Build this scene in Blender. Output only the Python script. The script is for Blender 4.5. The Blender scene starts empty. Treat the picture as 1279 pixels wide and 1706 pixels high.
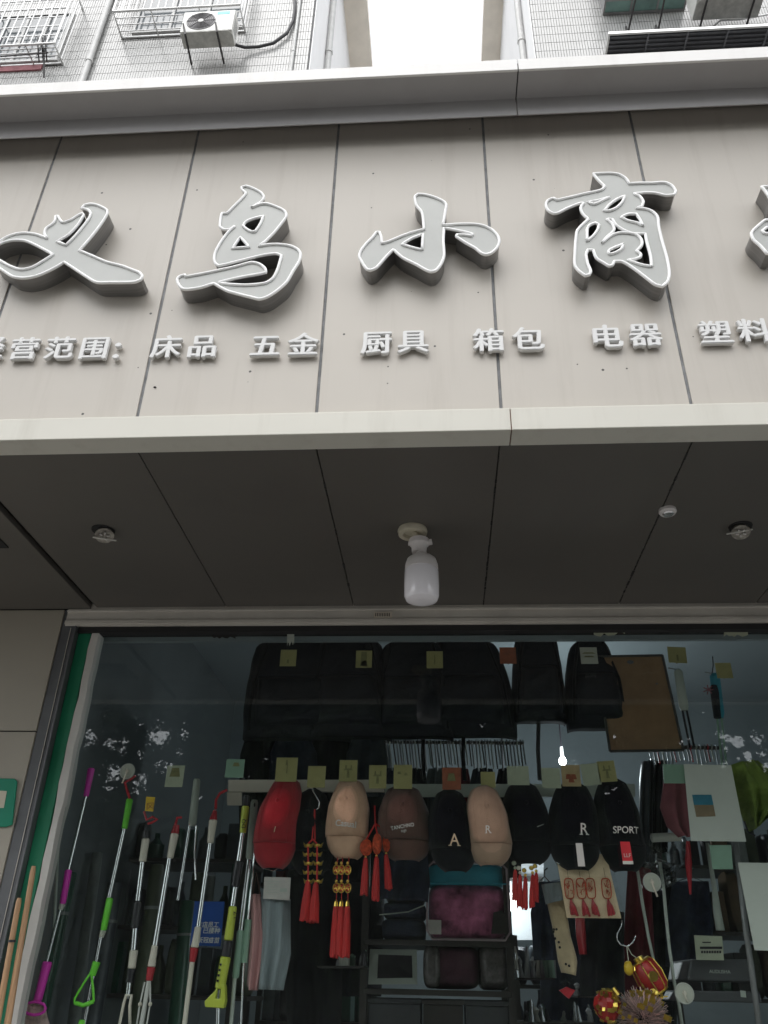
import bpy, math, random
from mathutils import Vector, Matrix
random.seed(7)
scene = bpy.context.scene
col = scene.collection
R = math.radians
EYE = 1.55                      # eye height above the pavement; builders below work in metres relative to the eye

# ------------------------------------------------------------------ camera, sky, sun, exposure
F_PX, CX, CY = 1361.0, 639.5, 853.0
AX = Vector((0.99776405, -0.01434485, -0.06527733))   # facade axis, in camera terms (right, down, forward)
AY = Vector((0.06359916, 0.5040023, 0.86135755))      # into the shop
AZ = Vector((0.02054388, -0.86358318, 0.5037877))     # up
cam_d = bpy.data.cameras.new('camera'); cam = bpy.data.objects.new('camera', cam_d); col.objects.link(cam)
cam_d.sensor_fit = 'VERTICAL'; cam_d.sensor_height = 36.0; cam_d.lens = F_PX * 36.0 / 1706.0
cam_d.clip_start = 0.02; cam_d.clip_end = 3000
right = Vector((AX[0], AY[0], AZ[0])); down = Vector((AX[1], AY[1], AZ[1])); fwd = Vector((AX[2], AY[2], AZ[2]))
cam.matrix_world = Matrix((( right[0], -down[0], -fwd[0], 0), (right[1], -down[1], -fwd[1], 0), (right[2], -down[2], -fwd[2], EYE), (0, 0, 0, 1)))
scene.camera = cam

SUN_EL, SUN_AZ = R(62), R(195)      # overcast: a broad soft sun high in front of the facade
world = bpy.data.worlds.new('World'); scene.world = world; world.use_nodes = True
wn = world.node_tree.nodes; wl = world.node_tree.links; wn.clear()
w_out = wn.new('ShaderNodeOutputWorld'); w_bg = wn.new('ShaderNodeBackground'); w_sky = wn.new('ShaderNodeTexSky')
w_sky.sky_type = 'NISHITA'; w_sky.sun_disc = False; w_sky.sun_elevation = SUN_EL; w_sky.sun_rotation = SUN_AZ
w_sky.air_density = 1.0; w_sky.dust_density = 1.0; w_sky.ozone_density = 1.0
w_hs = wn.new('ShaderNodeHueSaturation'); w_hs.inputs['Saturation'].default_value = 0.12
wl.new(w_sky.outputs[0], w_hs.inputs['Color']); wl.new(w_hs.outputs[0], w_bg.inputs['Color'])
w_bg.inputs['Strength'].default_value = 0.15
wl.new(w_bg.outputs[0], w_out.inputs['Surface'])
sun_d = bpy.data.lights.new('sun', 'SUN'); sun_d.energy = 0.5; sun_d.angle = R(60); sun_d.color = (1.0, 0.97, 0.92)
sun = bpy.data.objects.new('sun', sun_d); col.objects.link(sun)
sd = Vector((math.sin(SUN_AZ) * math.cos(SUN_EL), math.cos(SUN_AZ) * math.cos(SUN_EL), math.sin(SUN_EL)))
sun.rotation_euler = sd.to_track_quat('Z', 'Y').to_euler(); sun.location = (0, -10, 30)
vs = scene.view_settings; vs.view_transform = 'Standard'; vs.look = 'None'; vs.gamma = 1.0; vs.use_curve_mapping = False
vs.exposure = 1.5
cy = scene.cycles
cy.use_denoising = True; cy.adaptive_threshold = 0.02; cy.max_bounces = 8; cy.transparent_max_bounces = 12; cy.diffuse_bounces = 5
cy.sample_clamp_indirect = 4.0; cy.caustics_reflective = False; cy.caustics_refractive = False

# ------------------------------------------------------------------ geometry helpers
def ray(px, py):
    c = Vector((px - CX, py - CY, F_PX))
    return Vector((AX.dot(c), AY.dot(c), AZ.dot(c)))
def P(px, py, Y):                 # the point at depth Y (metres into the scene) seen at a photo pixel, eye relative
    d = ray(px, py); return d * (Y / d[1])
def PZ(px, py, Z):
    d = ray(px, py); return d * (Z / d[2])
def mpp(px, py, Y):               # metres per photo pixel there
    return P(px, py, Y).dot(fwd) / F_PX
def V(*a): return Vector(a)

class MB:
    def __init__(s): s.v = []; s.f = []; s.m = []; s.cur = 0
    def add(s, vs_, fs_):
        o = len(s.v); s.v += [Vector(v) for v in vs_]
        for f in fs_: s.f.append([o + i for i in f]); s.m.append(s.cur)
        return s
    def box(s, x0, x1, y0, y1, z0, z1):
        return s.add([(x0,y0,z0),(x1,y0,z0),(x1,y1,z0),(x0,y1,z0),(x0,y0,z1),(x1,y0,z1),(x1,y1,z1),(x0,y1,z1)],
                     [(3,2,1,0),(4,5,6,7),(0,1,5,4),(1,2,6,5),(2,3,7,6),(3,0,4,7)])
    def prism(s, poly, d):        # convex or simple polygon (points anticlockwise seen from -d) pushed along d
        n = len(poly); d = Vector(d); a = [Vector(p) for p in poly]
        return s.add(a + [p + d for p in a], [tuple(range(n)), tuple(reversed(range(n, 2*n)))] + [((i+1) % n, i, n+i, n+(i+1) % n) for i in range(n)])
    def tube(s, pts, r, n=8, closed=False, cap=True):
        pts = [Vector(p) for p in pts]; k = len(pts); rs = r if isinstance(r, (list, tuple)) else [r]*k
        rings = []; up = None
        for i, p in enumerate(pts):
            a = pts[(i-1) % k] if (closed or i > 0) else p; b = pts[(i+1) % k] if (closed or i < k-1) else p
            t = (b - a)
            t = t.normalized() if t.length > 1e-9 else Vector((0,0,1))
            if up is None:
                up = t.orthogonal().normalized()
            u = up - t * up.dot(t)
            u = u.normalized() if u.length > 1e-6 else t.orthogonal().normalized()
            up = u; w = t.cross(u)
            rings.append([p + (u*math.cos(2*math.pi*j/n) + w*math.sin(2*math.pi*j/n))*rs[i] for j in range(n)])
        vv = [v for rg in rings for v in rg]; ff = []
        for i in range(k if closed else k-1):
            a = i*n; b = ((i+1) % k)*n
            for j in range(n): ff.append((a+j, a+(j+1) % n, b+(j+1) % n, b+j))
        if cap and not closed:
            ff.append(tuple(reversed(range(n)))); ff.append(tuple(range((k-1)*n, k*n)))
        return s.add(vv, ff)
    def lathe(s, a, b, prof, n=16):   # prof: (t along a->b, radius)
        a = Vector(a); b = Vector(b)
        ax = (b - a); t = ax.normalized(); u = t.orthogonal().normalized(); w = t.cross(u)
        vv = []; ff = []
        for (q, r) in prof:
            c = a + ax*q
            vv += [c + (u*math.cos(2*math.pi*j/n) + w*math.sin(2*math.pi*j/n))*r for j in range(n)]
        for i in range(len(prof)-1):
            for j in range(n): ff.append((i*n+j, i*n+(j+1) % n, (i+1)*n+(j+1) % n, (i+1)*n+j))
        ff.append(tuple(reversed(range(n)))); ff.append(tuple(range((len(prof)-1)*n, len(prof)*n)))
        return s.add(vv, ff)
    def ell(s, c, rx, ry, rz, n=16, m=10, e=1.0, jit=0.0):
        def sp(x): return math.copysign(abs(x)**e, x)
        vv = []; ff = []
        for i in range(m+1):
            th = math.pi*i/m
            for j in range(n):
                ph = 2*math.pi*j/n
                k = 1 + (random.uniform(-jit, jit) if 0 < i < m else 0)
                vv.append(Vector(c) + Vector((rx*sp(math.sin(th))*sp(math.cos(ph))*k, ry*sp(math.sin(th))*sp(math.sin(ph))*k, rz*sp(math.cos(th))*k)))
        for i in range(m):
            for j in range(n): ff.append((i*n+j, (i+1)*n+j, (i+1)*n+(j+1) % n, i*n+(j+1) % n))
        return s.add(vv, ff)
    def sheet(s, fn, nu, nv, th):  # fn(u,v) -> point, closed slab of thickness th towards +Y
        g = [[Vector(fn(i/nu, j/nv)) for i in range(nu+1)] for j in range(nv+1)]
        vv = [p for row in g for p in row]; k = len(vv); vv2 = [p + Vector((0, th, 0)) for p in vv]; W = nu+1; ff = []
        for j in range(nv):
            for i in range(nu):
                a = j*W+i
                ff.append((a, a+W, a+W+1, a+1)); ff.append((k+a, k+a+1, k+a+W+1, k+a+W))
        for i in range(nu):
            ff.append((i, i+1, k+i+1, k+i)); b = nv*W+i; ff.append((b+1, b, k+b, k+b+1))
        for j in range(nv):
            a = j*W; ff.append((a+W, a, k+a, k+a+W)); b = j*W+nu; ff.append((b, b+W, k+b+W, k+b))
        return s.add(vv + vv2, ff)

def wloc(o):
    l = Vector((0, 0, 0))
    while o is not None: l += o.location; o = o.parent
    return l
def obj(name, mb, m, parent=None, smooth=False, bevel=0.0, recalc=True):
    """link a builder as ONE mesh object; builder points are eye relative"""
    pts = [v + Vector((0, 0, EYE)) for v in mb.v]
    me = bpy.data.meshes.new(name)
    if parent is not None: o0 = wloc(parent)
    else:
        xs = [p[0] for p in pts]; ys = [p[1] for p in pts]
        o0 = Vector(((min(xs)+max(xs))/2, (min(ys)+max(ys))/2, min(p[2] for p in pts)))
    me.from_pydata([p - o0 for p in pts], [], mb.f); 
    if recalc:
        import bmesh
        b = bmesh.new(); b.from_mesh(me); bmesh.ops.recalc_face_normals(b, faces=b.faces); b.to_mesh(me); b.free()
    mats = m if isinstance(m, (list, tuple)) else [m]
    for q in mats: me.materials.append(q)
    if len(mats) > 1:
        for p, k in zip(me.polygons, mb.m): p.material_index = k
    if smooth:
        for p in me.polygons: p.use_smooth = True
    me.update()
    o = bpy.data.objects.new(name, me); col.objects.link(o)
    if parent is not None: o.parent = parent
    else: o.location = o0
    if smooth and smooth != 'all':
        mod = o.modifiers.new('edges', 'EDGE_SPLIT'); mod.split_angle = R(38)
    if bevel:
        mod = o.modifiers.new('soft_edge', 'BEVEL'); mod.width = bevel; mod.segments = 2; mod.limit_method = 'ANGLE'; mod.angle_limit = R(40)
    return o
def tag(o, label=None, cat=None, group=None, kind=None):
    if label: o['label'] = label
    if cat: o['category'] = cat
    if group: o['group'] = group
    if kind: o['kind'] = kind
    return o
def thing(name, label, cat, loc, group=None):      # an Empty at the thing's base (eye relative point)
    o = bpy.data.objects.new(name, None); col.objects.link(o); o.empty_display_size = .05
    o.location = Vector(loc) + Vector((0, 0, EYE)); return tag(o, label, cat, group)

def text_verts(body, size, offset=0.0, extrude=0.0, res=3):
    c = bpy.data.curves.new('lettering', 'FONT'); c.body = body; c.size = size; c.offset = offset; c.extrude = extrude
    c.align_x = 'CENTER'; c.align_y = 'CENTER'; c.resolution_u = res
    o = bpy.data.objects.new('lettering', c); col.objects.link(o)
    bpy.context.view_layer.update()
    me = bpy.data.meshes.new_from_object(o.evaluated_get(bpy.context.evaluated_depsgraph_get()))
    vv = [v.co.copy() for v in me.vertices]; ff = [tuple(p.vertices) for p in me.polygons]
    bpy.data.objects.remove(o); bpy.data.curves.remove(c); bpy.data.meshes.remove(me)
    return vv, ff
def text_mb(body, size, c, offset=0.0, extrude=0.0, shear=0.0, wx=1.0, surf=None, xdir=(1,0,0), udir=(0,0,1)):
    vv, ff = text_verts(body, size, offset, extrude)
    xd = Vector(xdir); ud = Vector(udir); nd = xd.cross(ud)   # nd points towards the reader
    mb = MB(); out = []
    for v in vv:
        p = Vector(c) + xd*(v.x*wx + shear*v.y) + ud*v.y + nd*v.z
        if surf: p.y = surf(p.x, p.z) - 0.0012 - v.z
        out.append(p)
    mb.add(out, ff); return mb

# ------------------------------------------------------------------ materials
def mat(name, c, rough=0.6, metal=0.0, var=0.12, scale=6.0, stretch=(1,1,1), bump=0.0, bscale=60.0, spec=0.5, c2=None, sheen=0.0, coat=0.0, emit=0.0, trans=0.0, alpha=1.0, rvar=0.0):
    m = bpy.data.materials.new(name); m.use_nodes = True
    n = m.node_tree.nodes; l = m.node_tree.links
    b = n['Principled BSDF']; b.inputs['Roughness'].default_value = rough; b.inputs['Metallic'].default_value = metal
    b.inputs['Specular IOR Level'].default_value = spec
    if sheen: b.inputs['Sheen Weight'].default_value = sheen
    if coat: b.inputs['Coat Weight'].default_value = coat
    if trans: b.inputs['Transmission Weight'].default_value = trans
    b.inputs['Alpha'].default_value = alpha
    tc = n.new('ShaderNodeTexCoord'); mp = n.new('ShaderNodeMapping'); mp.inputs['Scale'].default_value = stretch
    l.new(tc.outputs['Object'], mp.inputs['Vector'])
    nz = n.new('ShaderNodeTexNoise'); nz.inputs['Scale'].default_value = scale; nz.inputs['Detail'].default_value = 5.0; nz.inputs['Roughness'].default_value = 0.6
    l.new(mp.outputs[0], nz.inputs['Vector'])
    rp = n.new('ShaderNodeValToRGB'); e = rp.color_ramp.elements
    lo = [max(0, x*(1-var)) for x in c]; hi = [min(1, x*(1+var)) for x in (c2 or c)]
    e[0].position = 0.3; e[0].color = (*lo, 1); e[1].position = 0.7; e[1].color = (*hi, 1)
    l.new(nz.outputs['Fac'], rp.inputs['Fac']); l.new(rp.outputs['Color'], b.inputs['Base Color'])
    if emit:
        b.inputs['Emission Color'].default_value = (*c, 1); b.inputs['Emission Strength'].default_value = emit
    if rvar:
        mr = n.new('ShaderNodeMapRange'); mr.inputs['To Min'].default_value = max(0, rough-rvar); mr.inputs['To Max'].default_value = min(1, rough+rvar)
        l.new(nz.outputs['Fac'], mr.inputs['Value']); l.new(mr.outputs[0], b.inputs['Roughness'])
    if bump:
        nb = n.new('ShaderNodeTexNoise'); nb.inputs['Scale'].default_value = bscale; nb.inputs['Detail'].default_value = 4.0
        l.new(mp.outputs[0], nb.inputs['Vector'])
        bp = n.new('ShaderNodeBump'); bp.inputs['Strength'].default_value = bump; bp.inputs['Distance'].default_value = 0.01
        l.new(nb.outputs['Fac'], bp.inputs['Height']); l.new(bp.outputs[0], b.inputs['Normal'])
    return m
def stained(name, c, streak, rough=0.45, metal=0.0, speck=0.0, amount=0.35, sx=14.0, big=1.6):
    """painted sheet metal: broad tone drift, vertical rain streaks, sparse dirt specks"""
    m = mat(name, c, rough, metal, var=0.05, scale=big, rvar=0.08)
    n = m.node_tree.nodes; l = m.node_tree.links; b = n['Principled BSDF']
    base = b.inputs['Base Color'].links[0].from_socket
    tc = n.new('ShaderNodeTexCoord'); mp = n.new('ShaderNodeMapping'); mp.inputs['Scale'].default_value = (sx, sx, 0.9)
    l.new(tc.outputs['Object'], mp.inputs['Vector'])
    nz = n.new('ShaderNodeTexNoise'); nz.inputs['Scale'].default_value = 1.3; nz.inputs['Detail'].default_value = 6; nz.inputs['Roughness'].default_value = .65
    l.new(mp.outputs[0], nz.inputs['Vector'])
    rp = n.new('ShaderNodeValToRGB'); rp.color_ramp.elements[0].position = .52; rp.color_ramp.elements[0].color = (0,0,0,1); rp.color_ramp.elements[1].position = .78; rp.color_ramp.elements[1].color = (1,1,1,1)
    l.new(nz.outputs['Fac'], rp.inputs['Fac'])
    mu = n.new('ShaderNodeMath'); mu.operation = 'MULTIPLY'; mu.inputs[1].default_value = amount; l.new(rp.outputs['Color'], mu.inputs[0])
    mx = n.new('ShaderNodeMix'); mx.data_type = 'RGBA'; l.new(mu.outputs[0], mx.inputs['Factor']); l.new(base, mx.inputs[6]); mx.inputs[7].default_value = (*streak, 1)
    outc = mx.outputs[2]
    if speck:
        vo = n.new('ShaderNodeTexVoronoi'); vo.voronoi_dimensions = '2D'; vo.inputs['Scale'].default_value = 17.0
        sx_ = n.new('ShaderNodeSeparateXYZ'); cb_ = n.new('ShaderNodeCombineXYZ'); l.new(tc.outputs['Object'], sx_.inputs[0]); l.new(sx_.outputs[0], cb_.inputs[0]); l.new(sx_.outputs[2], cb_.inputs[1]); l.new(cb_.outputs[0], vo.inputs['Vector'])
        sep = n.new('ShaderNodeSeparateColor'); l.new(vo.outputs['Color'], sep.inputs[0])
        rad = n.new('ShaderNodeMath'); rad.operation = 'MULTIPLY_ADD'; rad.inputs[1].default_value = speck; rad.inputs[2].default_value = -speck*0.945; l.new(sep.outputs[0], rad.inputs[0])
        lt = n.new('ShaderNodeMath'); lt.operation = 'LESS_THAN'; l.new(vo.outputs['Distance'], lt.inputs[0]); l.new(rad.outputs[0], lt.inputs[1])
        m2 = n.new('ShaderNodeMix'); m2.data_type = 'RGBA'; l.new(lt.outputs[0], m2.inputs['Factor']); l.new(outc, m2.inputs[6]); m2.inputs[7].default_value = (.05,.045,.04,1)
        outc = m2.outputs[2]
    l.new(outc, b.inputs['Base Color'])
    return m
def glass(name, tint=(1,1,1), f0=0.04, dirt=0.02, gain=1.0):
    """window glass: clear sheet with mirror reflection that grows towards grazing, and a thin uneven film of dust"""
    m = bpy.data.materials.new(name); m.use_nodes = True; n = m.node_tree.nodes; l = m.node_tree.links; n.clear()
    o = n.new('ShaderNodeOutputMaterial'); tr = n.new('ShaderNodeBsdfTransparent'); tr.inputs[0].default_value = (*tint, 1)
    gl = n.new('ShaderNodeBsdfGlossy'); gl.inputs['Roughness'].default_value = 0.0
    lw = n.new('ShaderNodeLayerWeight'); lw.inputs['Blend'].default_value = 0.5
    pw = n.new('ShaderNodeMath'); pw.operation = 'POWER'; pw.inputs[1].default_value = 5.0; l.new(lw.outputs['Facing'], pw.inputs[0])
    ma = n.new('ShaderNodeMath'); ma.operation = 'MULTIPLY_ADD'; ma.inputs[1].default_value = 1-f0; ma.inputs[2].default_value = f0*gain; l.new(pw.outputs[0], ma.inputs[0])
    mx = n.new('ShaderNodeMixShader'); l.new(ma.outputs[0], mx.inputs[0]); l.new(tr.outputs[0], mx.inputs[1]); l.new(gl.outputs[0], mx.inputs[2])
    df = n.new('ShaderNodeBsdfDiffuse'); df.inputs[0].default_value = (.55,.56,.55,1)
    tc = n.new('ShaderNodeTexCoord'); nz = n.new('ShaderNodeTexNoise'); nz.inputs['Scale'].default_value = 2.2; nz.inputs['Detail'].default_value = 7; nz.inputs['Roughness'].default_value = .65; nz.inputs['Distortion'].default_value = 1.2
    l.new(tc.outputs['Object'], nz.inputs['Vector'])
    mr = n.new('ShaderNodeMapRange'); mr.inputs['From Min'].default_value = .35; mr.inputs['From Max'].default_value = .75; mr.inputs['To Min'].default_value = dirt*.3; mr.inputs['To Max'].default_value = dirt*1.8; l.new(nz.outputs['Fac'], mr.inputs['Value'])
    m2 = n.new('ShaderNodeMixShader'); l.new(mr.outputs[0], m2.inputs[0]); l.new(mx.outputs[0], m2.inputs[1]); l.new(df.outputs[0], m2.inputs[2])
    l.new(m2.outputs[0], o.inputs['Surface']); return m

M = {}
M['panel'] = stained('fascia paint', (.46,.427,.378), (.33,.29,.245), .42, speck=1.2, amount=.38)
M['trim'] = stained('trim paint', (.60,.585,.52), (.42,.40,.34), .5, amount=.5, sx=9)
M['cornice'] = stained('cornice paint', (.36,.352,.35), (.3,.28,.27), .55, amount=.4, sx=5)
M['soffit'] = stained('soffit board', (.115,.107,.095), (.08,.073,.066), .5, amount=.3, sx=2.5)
M['nose'] = stained('white capping sheet', (.74,.73,.71), (.5,.48,.44), .5, amount=.4, sx=7)
M['joint'] = mat('grey joint sealant', (.20,.205,.21), .8, var=.3, scale=30)
M['alu'] = mat('dull aluminium', (.62,.59,.53), .5, .1, var=.12, scale=5, bump=.05)
M['dark_frame'] = mat('dark aluminium frame', (.13,.135,.14), .45, .4, var=.2)
M['pillar'] = stained('pillar tile glaze', (.40,.37,.305), (.29,.265,.22), .4, amount=.35, sx=4)
M['green'] = mat('green paint', (.013,.19,.095), .5, var=.15, bump=.05)
M['white'] = mat('white paint', (.58,.57,.53), .5, var=.08)
M['face'] = mat('milky letter face', (.37,.38,.362), .35, var=.06, scale=9)
M['steel'] = mat('brushed steel return', (.25,.245,.24), .34, .65, var=.15, scale=5, stretch=(1,30,1), bump=.05)
M['edge'] = mat('white letter edge', (.93,.93,.92), .4, var=.04)
M['chrome'] = mat('bright tube', (.72,.73,.74), .25, .9, var=.06)
M['brass'] = mat('gold plating', (.85,.58,.12), .28, 1.0, var=.2, scale=40)
M['black'] = mat('black cloth', (.006,.007,.009), .95, spec=.15, var=.35, scale=12, bump=.3, bscale=300, sheen=.1)
M['navy'] = mat('navy cloth', (.008,.011,.02), .9, var=.3, bump=.3, bscale=300)
M['black_nylon'] = mat('black nylon', (.008,.010,.014), .7, var=.4, scale=8, bump=.25, bscale=90, spec=.25)
M['red_cloth'] = mat('red cloth', (.38,.012,.02), .9, var=.2, scale=12, bump=.3, bscale=300, sheen=.2)
M['beige_cloth'] = mat('beige cloth', (.70,.43,.28), .9, var=.14, scale=12, bump=.3, bscale=300, sheen=.2)
M['taupe_cloth'] = mat('taupe cloth', (.43,.28,.19), .9, var=.14, scale=12, bump=.3, bscale=300, sheen=.2)
M['brown_cloth'] = mat('brown cloth', (.115,.055,.04), .9, var=.2, scale=12, bump=.3, bscale=300, sheen=.2)
M['thread'] = mat('white thread', (.75,.73,.68), .7)
M['tan_thread'] = mat('tan thread', (.72,.56,.38), .7)
M['tassel'] = mat('red tassel silk', (.52,.014,.012), .6, var=.3, scale=60, stretch=(6,6,.3), bump=.4, bscale=60)
M['knot'] = mat('orange red knot cord', (.55,.07,.02), .7, var=.5, scale=90, bump=.5, bscale=200)
M['card'] = mat('yellow film', (.36,.33,.14), .35, var=.12, scale=20)
M['card_pale'] = mat('pale film', (.42,.45,.33), .35, var=.12, scale=20)
M['card_red'] = mat('red brown print', (.30,.09,.045), .4, var=.25, scale=40)
M['card_tan'] = mat('tan print', (.46,.34,.18), .4, var=.15, scale=40)
M['print_dark'] = mat('dark green print', (.20,.19,.08), .5, var=.3, scale=60)
M['magenta'] = mat('magenta plastic', (.75,.04,.48), .38, var=.06)
M['lime'] = mat('lime plastic', (.18,.72,.05), .38, var=.06)
M['cream'] = mat('cream plastic', (.66,.60,.50), .42, var=.06)
M['blackp'] = mat('black plastic', (.02,.018,.022), .42, var=.2)
M['redp'] = mat('red plastic', (.42,.02,.03), .4, var=.08)
M['yellow'] = mat('yellow green plastic', (.50,.56,.06), .4, var=.06)
M['greyp'] = mat('grey green plastic', (.42,.46,.40), .45, var=.06)
M['mint'] = mat('mint plastic', (.24,.38,.28), .45, var=.06)
M['wood'] = mat('pale wood', (.46,.28,.15), .6, var=.25, scale=5, stretch=(20,20,1), bump=.1)
M['paper'] = mat('white paper', (.62,.64,.57), .7, var=.04)
M['blue'] = mat('blue print', (.01,.06,.26), .35, var=.1)
M['tagred'] = mat('red tag', (.55,.03,.04), .45)
M['tagyellow'] = mat('yellow tag', (.75,.48,.03), .45)
M['kraft'] = mat('kraft card', (.85,.66,.42), .65, var=.12, scale=15)
M['film'] = glass('clear wrap film', f0=.04, dirt=.004, gain=1.0)
M['maroon'] = mat('maroon plush', (.26,.025,.09), .95, var=.8, scale=9, c2=(.56,.17,.30), bump=.8, bscale=25, sheen=.4)
M['teal'] = mat('teal cloth', (.04,.32,.42), .8, var=.2, bump=.2)
M['pinkpipe'] = mat('grey pink piping', (.36,.28,.30), .6)
M['pink'] = mat('pink cloth', (.50,.25,.24), .9, var=.15, scale=9, stretch=(9,9,.6), bump=.5, bscale=16, sheen=.2)
M['greycloth'] = mat('grey blue cloth', (.23,.27,.28), .9, var=.15, scale=9, stretch=(9,9,.6), bump=.5, bscale=16, sheen=.2)
M['rose'] = mat('dusty rose cloth', (.27,.085,.10), .9, var=.2, bump=.4, bscale=20)
M['greennet'] = mat('lime net cloth', (.17,.24,.04), .85, var=.35, scale=18, bump=.7, bscale=40)
M['cork'] = mat('brown board', (.27,.16,.08), .75, var=.2, scale=8, bump=.2, bscale=120)
M['shelf'] = mat('dark shelf metal', (.06,.055,.05), .5, .3, var=.2)
M['inner_wall'] = mat('grey blue interior wall', (.27,.31,.325), .7, var=.06, scale=2)
M['inner_dark'] = mat('interior floor tile', (.25,.24,.22), .4, var=.15)
M['denim'] = mat('dark denim', (.022,.03,.055), .9, var=.4, scale=20, bump=.4, bscale=150)
M['darkred_cloth'] = mat('dark red cloth', (.13,.012,.02), .9, var=.25, bump=.3)
M['printer'] = mat('dark grey plastic', (.06,.063,.066), .4, var=.1)
M['clear'] = mat('frosted disc plastic', (.52,.52,.44), .35, var=.08)
M['tile'] = mat('white strip tile', (.36,.36,.352), .25, var=.07, scale=3)
M['grout'] = mat('dark grout', (.12,.12,.12), .9, var=.2)
M['render'] = mat('white render', (.85,.85,.85), .8, var=.07, scale=1.2, stretch=(1,1,.3))
M['eave'] = mat('beige concrete eave', (.78,.72,.63), .85, var=.1, scale=1.5)
M['pipe'] = mat('white drain pipe', (.46,.46,.45), .45, var=.08)
M['grille'] = mat('stainless bar', (.66,.66,.65), .35, .5, var=.1)
M['grille_dark'] = mat('dull steel bar', (.30,.30,.30), .5, .4, var=.2)
M['iron'] = mat('dark iron', (.055,.052,.052), .6, .3, var=.3)
M['acwhite'] = mat('aircon white enamel', (.6,.6,.57), .4, var=.06)
M['acgrey'] = mat('weathered zinc underside', (.47,.47,.44), .6, .1, var=.25, scale=7, bump=.1)
M['fan'] = mat('aircon fan grille', (.16,.155,.16), .5, var=.1)
M['badge'] = mat('turquoise badge', (.12,.55,.58), .4)
M['louvre'] = mat('grey louvre slat', (.16,.165,.18), .5, .2, var=.15)
M['winglass'] = mat('window glass dark', (.10,.115,.125), .06, var=.2, scale=1.0)
M['wingreen'] = mat('green tinted glass', (.20,.33,.30), .1, var=.25, scale=3)
M['redband'] = mat('faded red band', (.34,.13,.15), .7, var=.15)
M['rubber'] = mat('black hose', (.03,.03,.032), .6)
M['bulbbody'] = mat('lamp body', (.72,.69,.68), .5, var=.06)
M['bulbglow'] = mat('milky diffuser', (.93,.91,.95), .16, var=.02, trans=.0)
M['porcelain'] = mat('off white plastic', (.60,.56,.44), .45, var=.08)
M['gasket'] = mat('shadow gap rubber', (.02,.02,.02), .9)
M['asphalt'] = mat('asphalt', (.05,.05,.052), .9, var=.3, scale=12, bump=.3, bscale=90)
M['paving'] = mat('grey paving', (.22,.213,.203), .8, var=.2, scale=4, bump=.2, bscale=40)
M['kerb'] = mat('kerb stone', (.30,.30,.29), .8, var=.15)
M['leaf'] = mat('leaf', (.024,.042,.018), .8, var=.4, scale=3)
M['bark'] = mat('bark', (.10,.08,.06), .9, var=.3)
M['pane'] = glass('shop glass', tint=(.93,.96,.955), f0=.04, dirt=.006)
M['lamp'] = mat('lit lamp', (1,1,1), .5, emit=9.0)
M['whiteboard'] = mat('white shelf panel', (.66,.69,.71), .6, var=.05)
M['pompom'] = mat('pink tinsel', (.72,.52,.48), .35, .35, var=.4, scale=60)
M['sock'] = mat('tan printed plush', (.44,.34,.20), .9, var=.2, scale=15, bump=.4, bscale=90, sheen=.3)
M['poly'] = mat('crinkled plastic', (.13,.12,.115), .22, var=.5, scale=20, bump=.7, bscale=30)
M['darkmauve'] = mat('dark mauve cloth', (.085,.035,.05), .8, var=.4, scale=12, bump=.5, bscale=25)
M['lanternred'] = mat('lantern red', (.42,.015,.012), .4, var=.3, scale=30)
M['skin_beige'] = mat('pale tag card', (.50,.47,.43), .7, var=.1, scale=30)
M['photo'] = mat('sea print', (.03,.19,.27), .5, var=.2, scale=20)
M['qrboard'] = mat('green notice plastic', (.01,.24,.14), .35, var=.08)
M['darkchrome'] = mat('tarnished reflector', (.30,.28,.25), .35, .8, var=.5, scale=60)
M['inner_wall_shaded'] = mat('interior wall with painted shade', (.14,.16,.165), .7, var=.12, scale=1.5)  # darker copy of the interior wall colour: the left side's shade is painted in
M['photo_low'] = mat('sand print', (.26,.19,.11), .5, var=.2, scale=30)
M['white_letter'] = mat('grey white acrylic', (.67,.67,.66), .45, var=.05)

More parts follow.
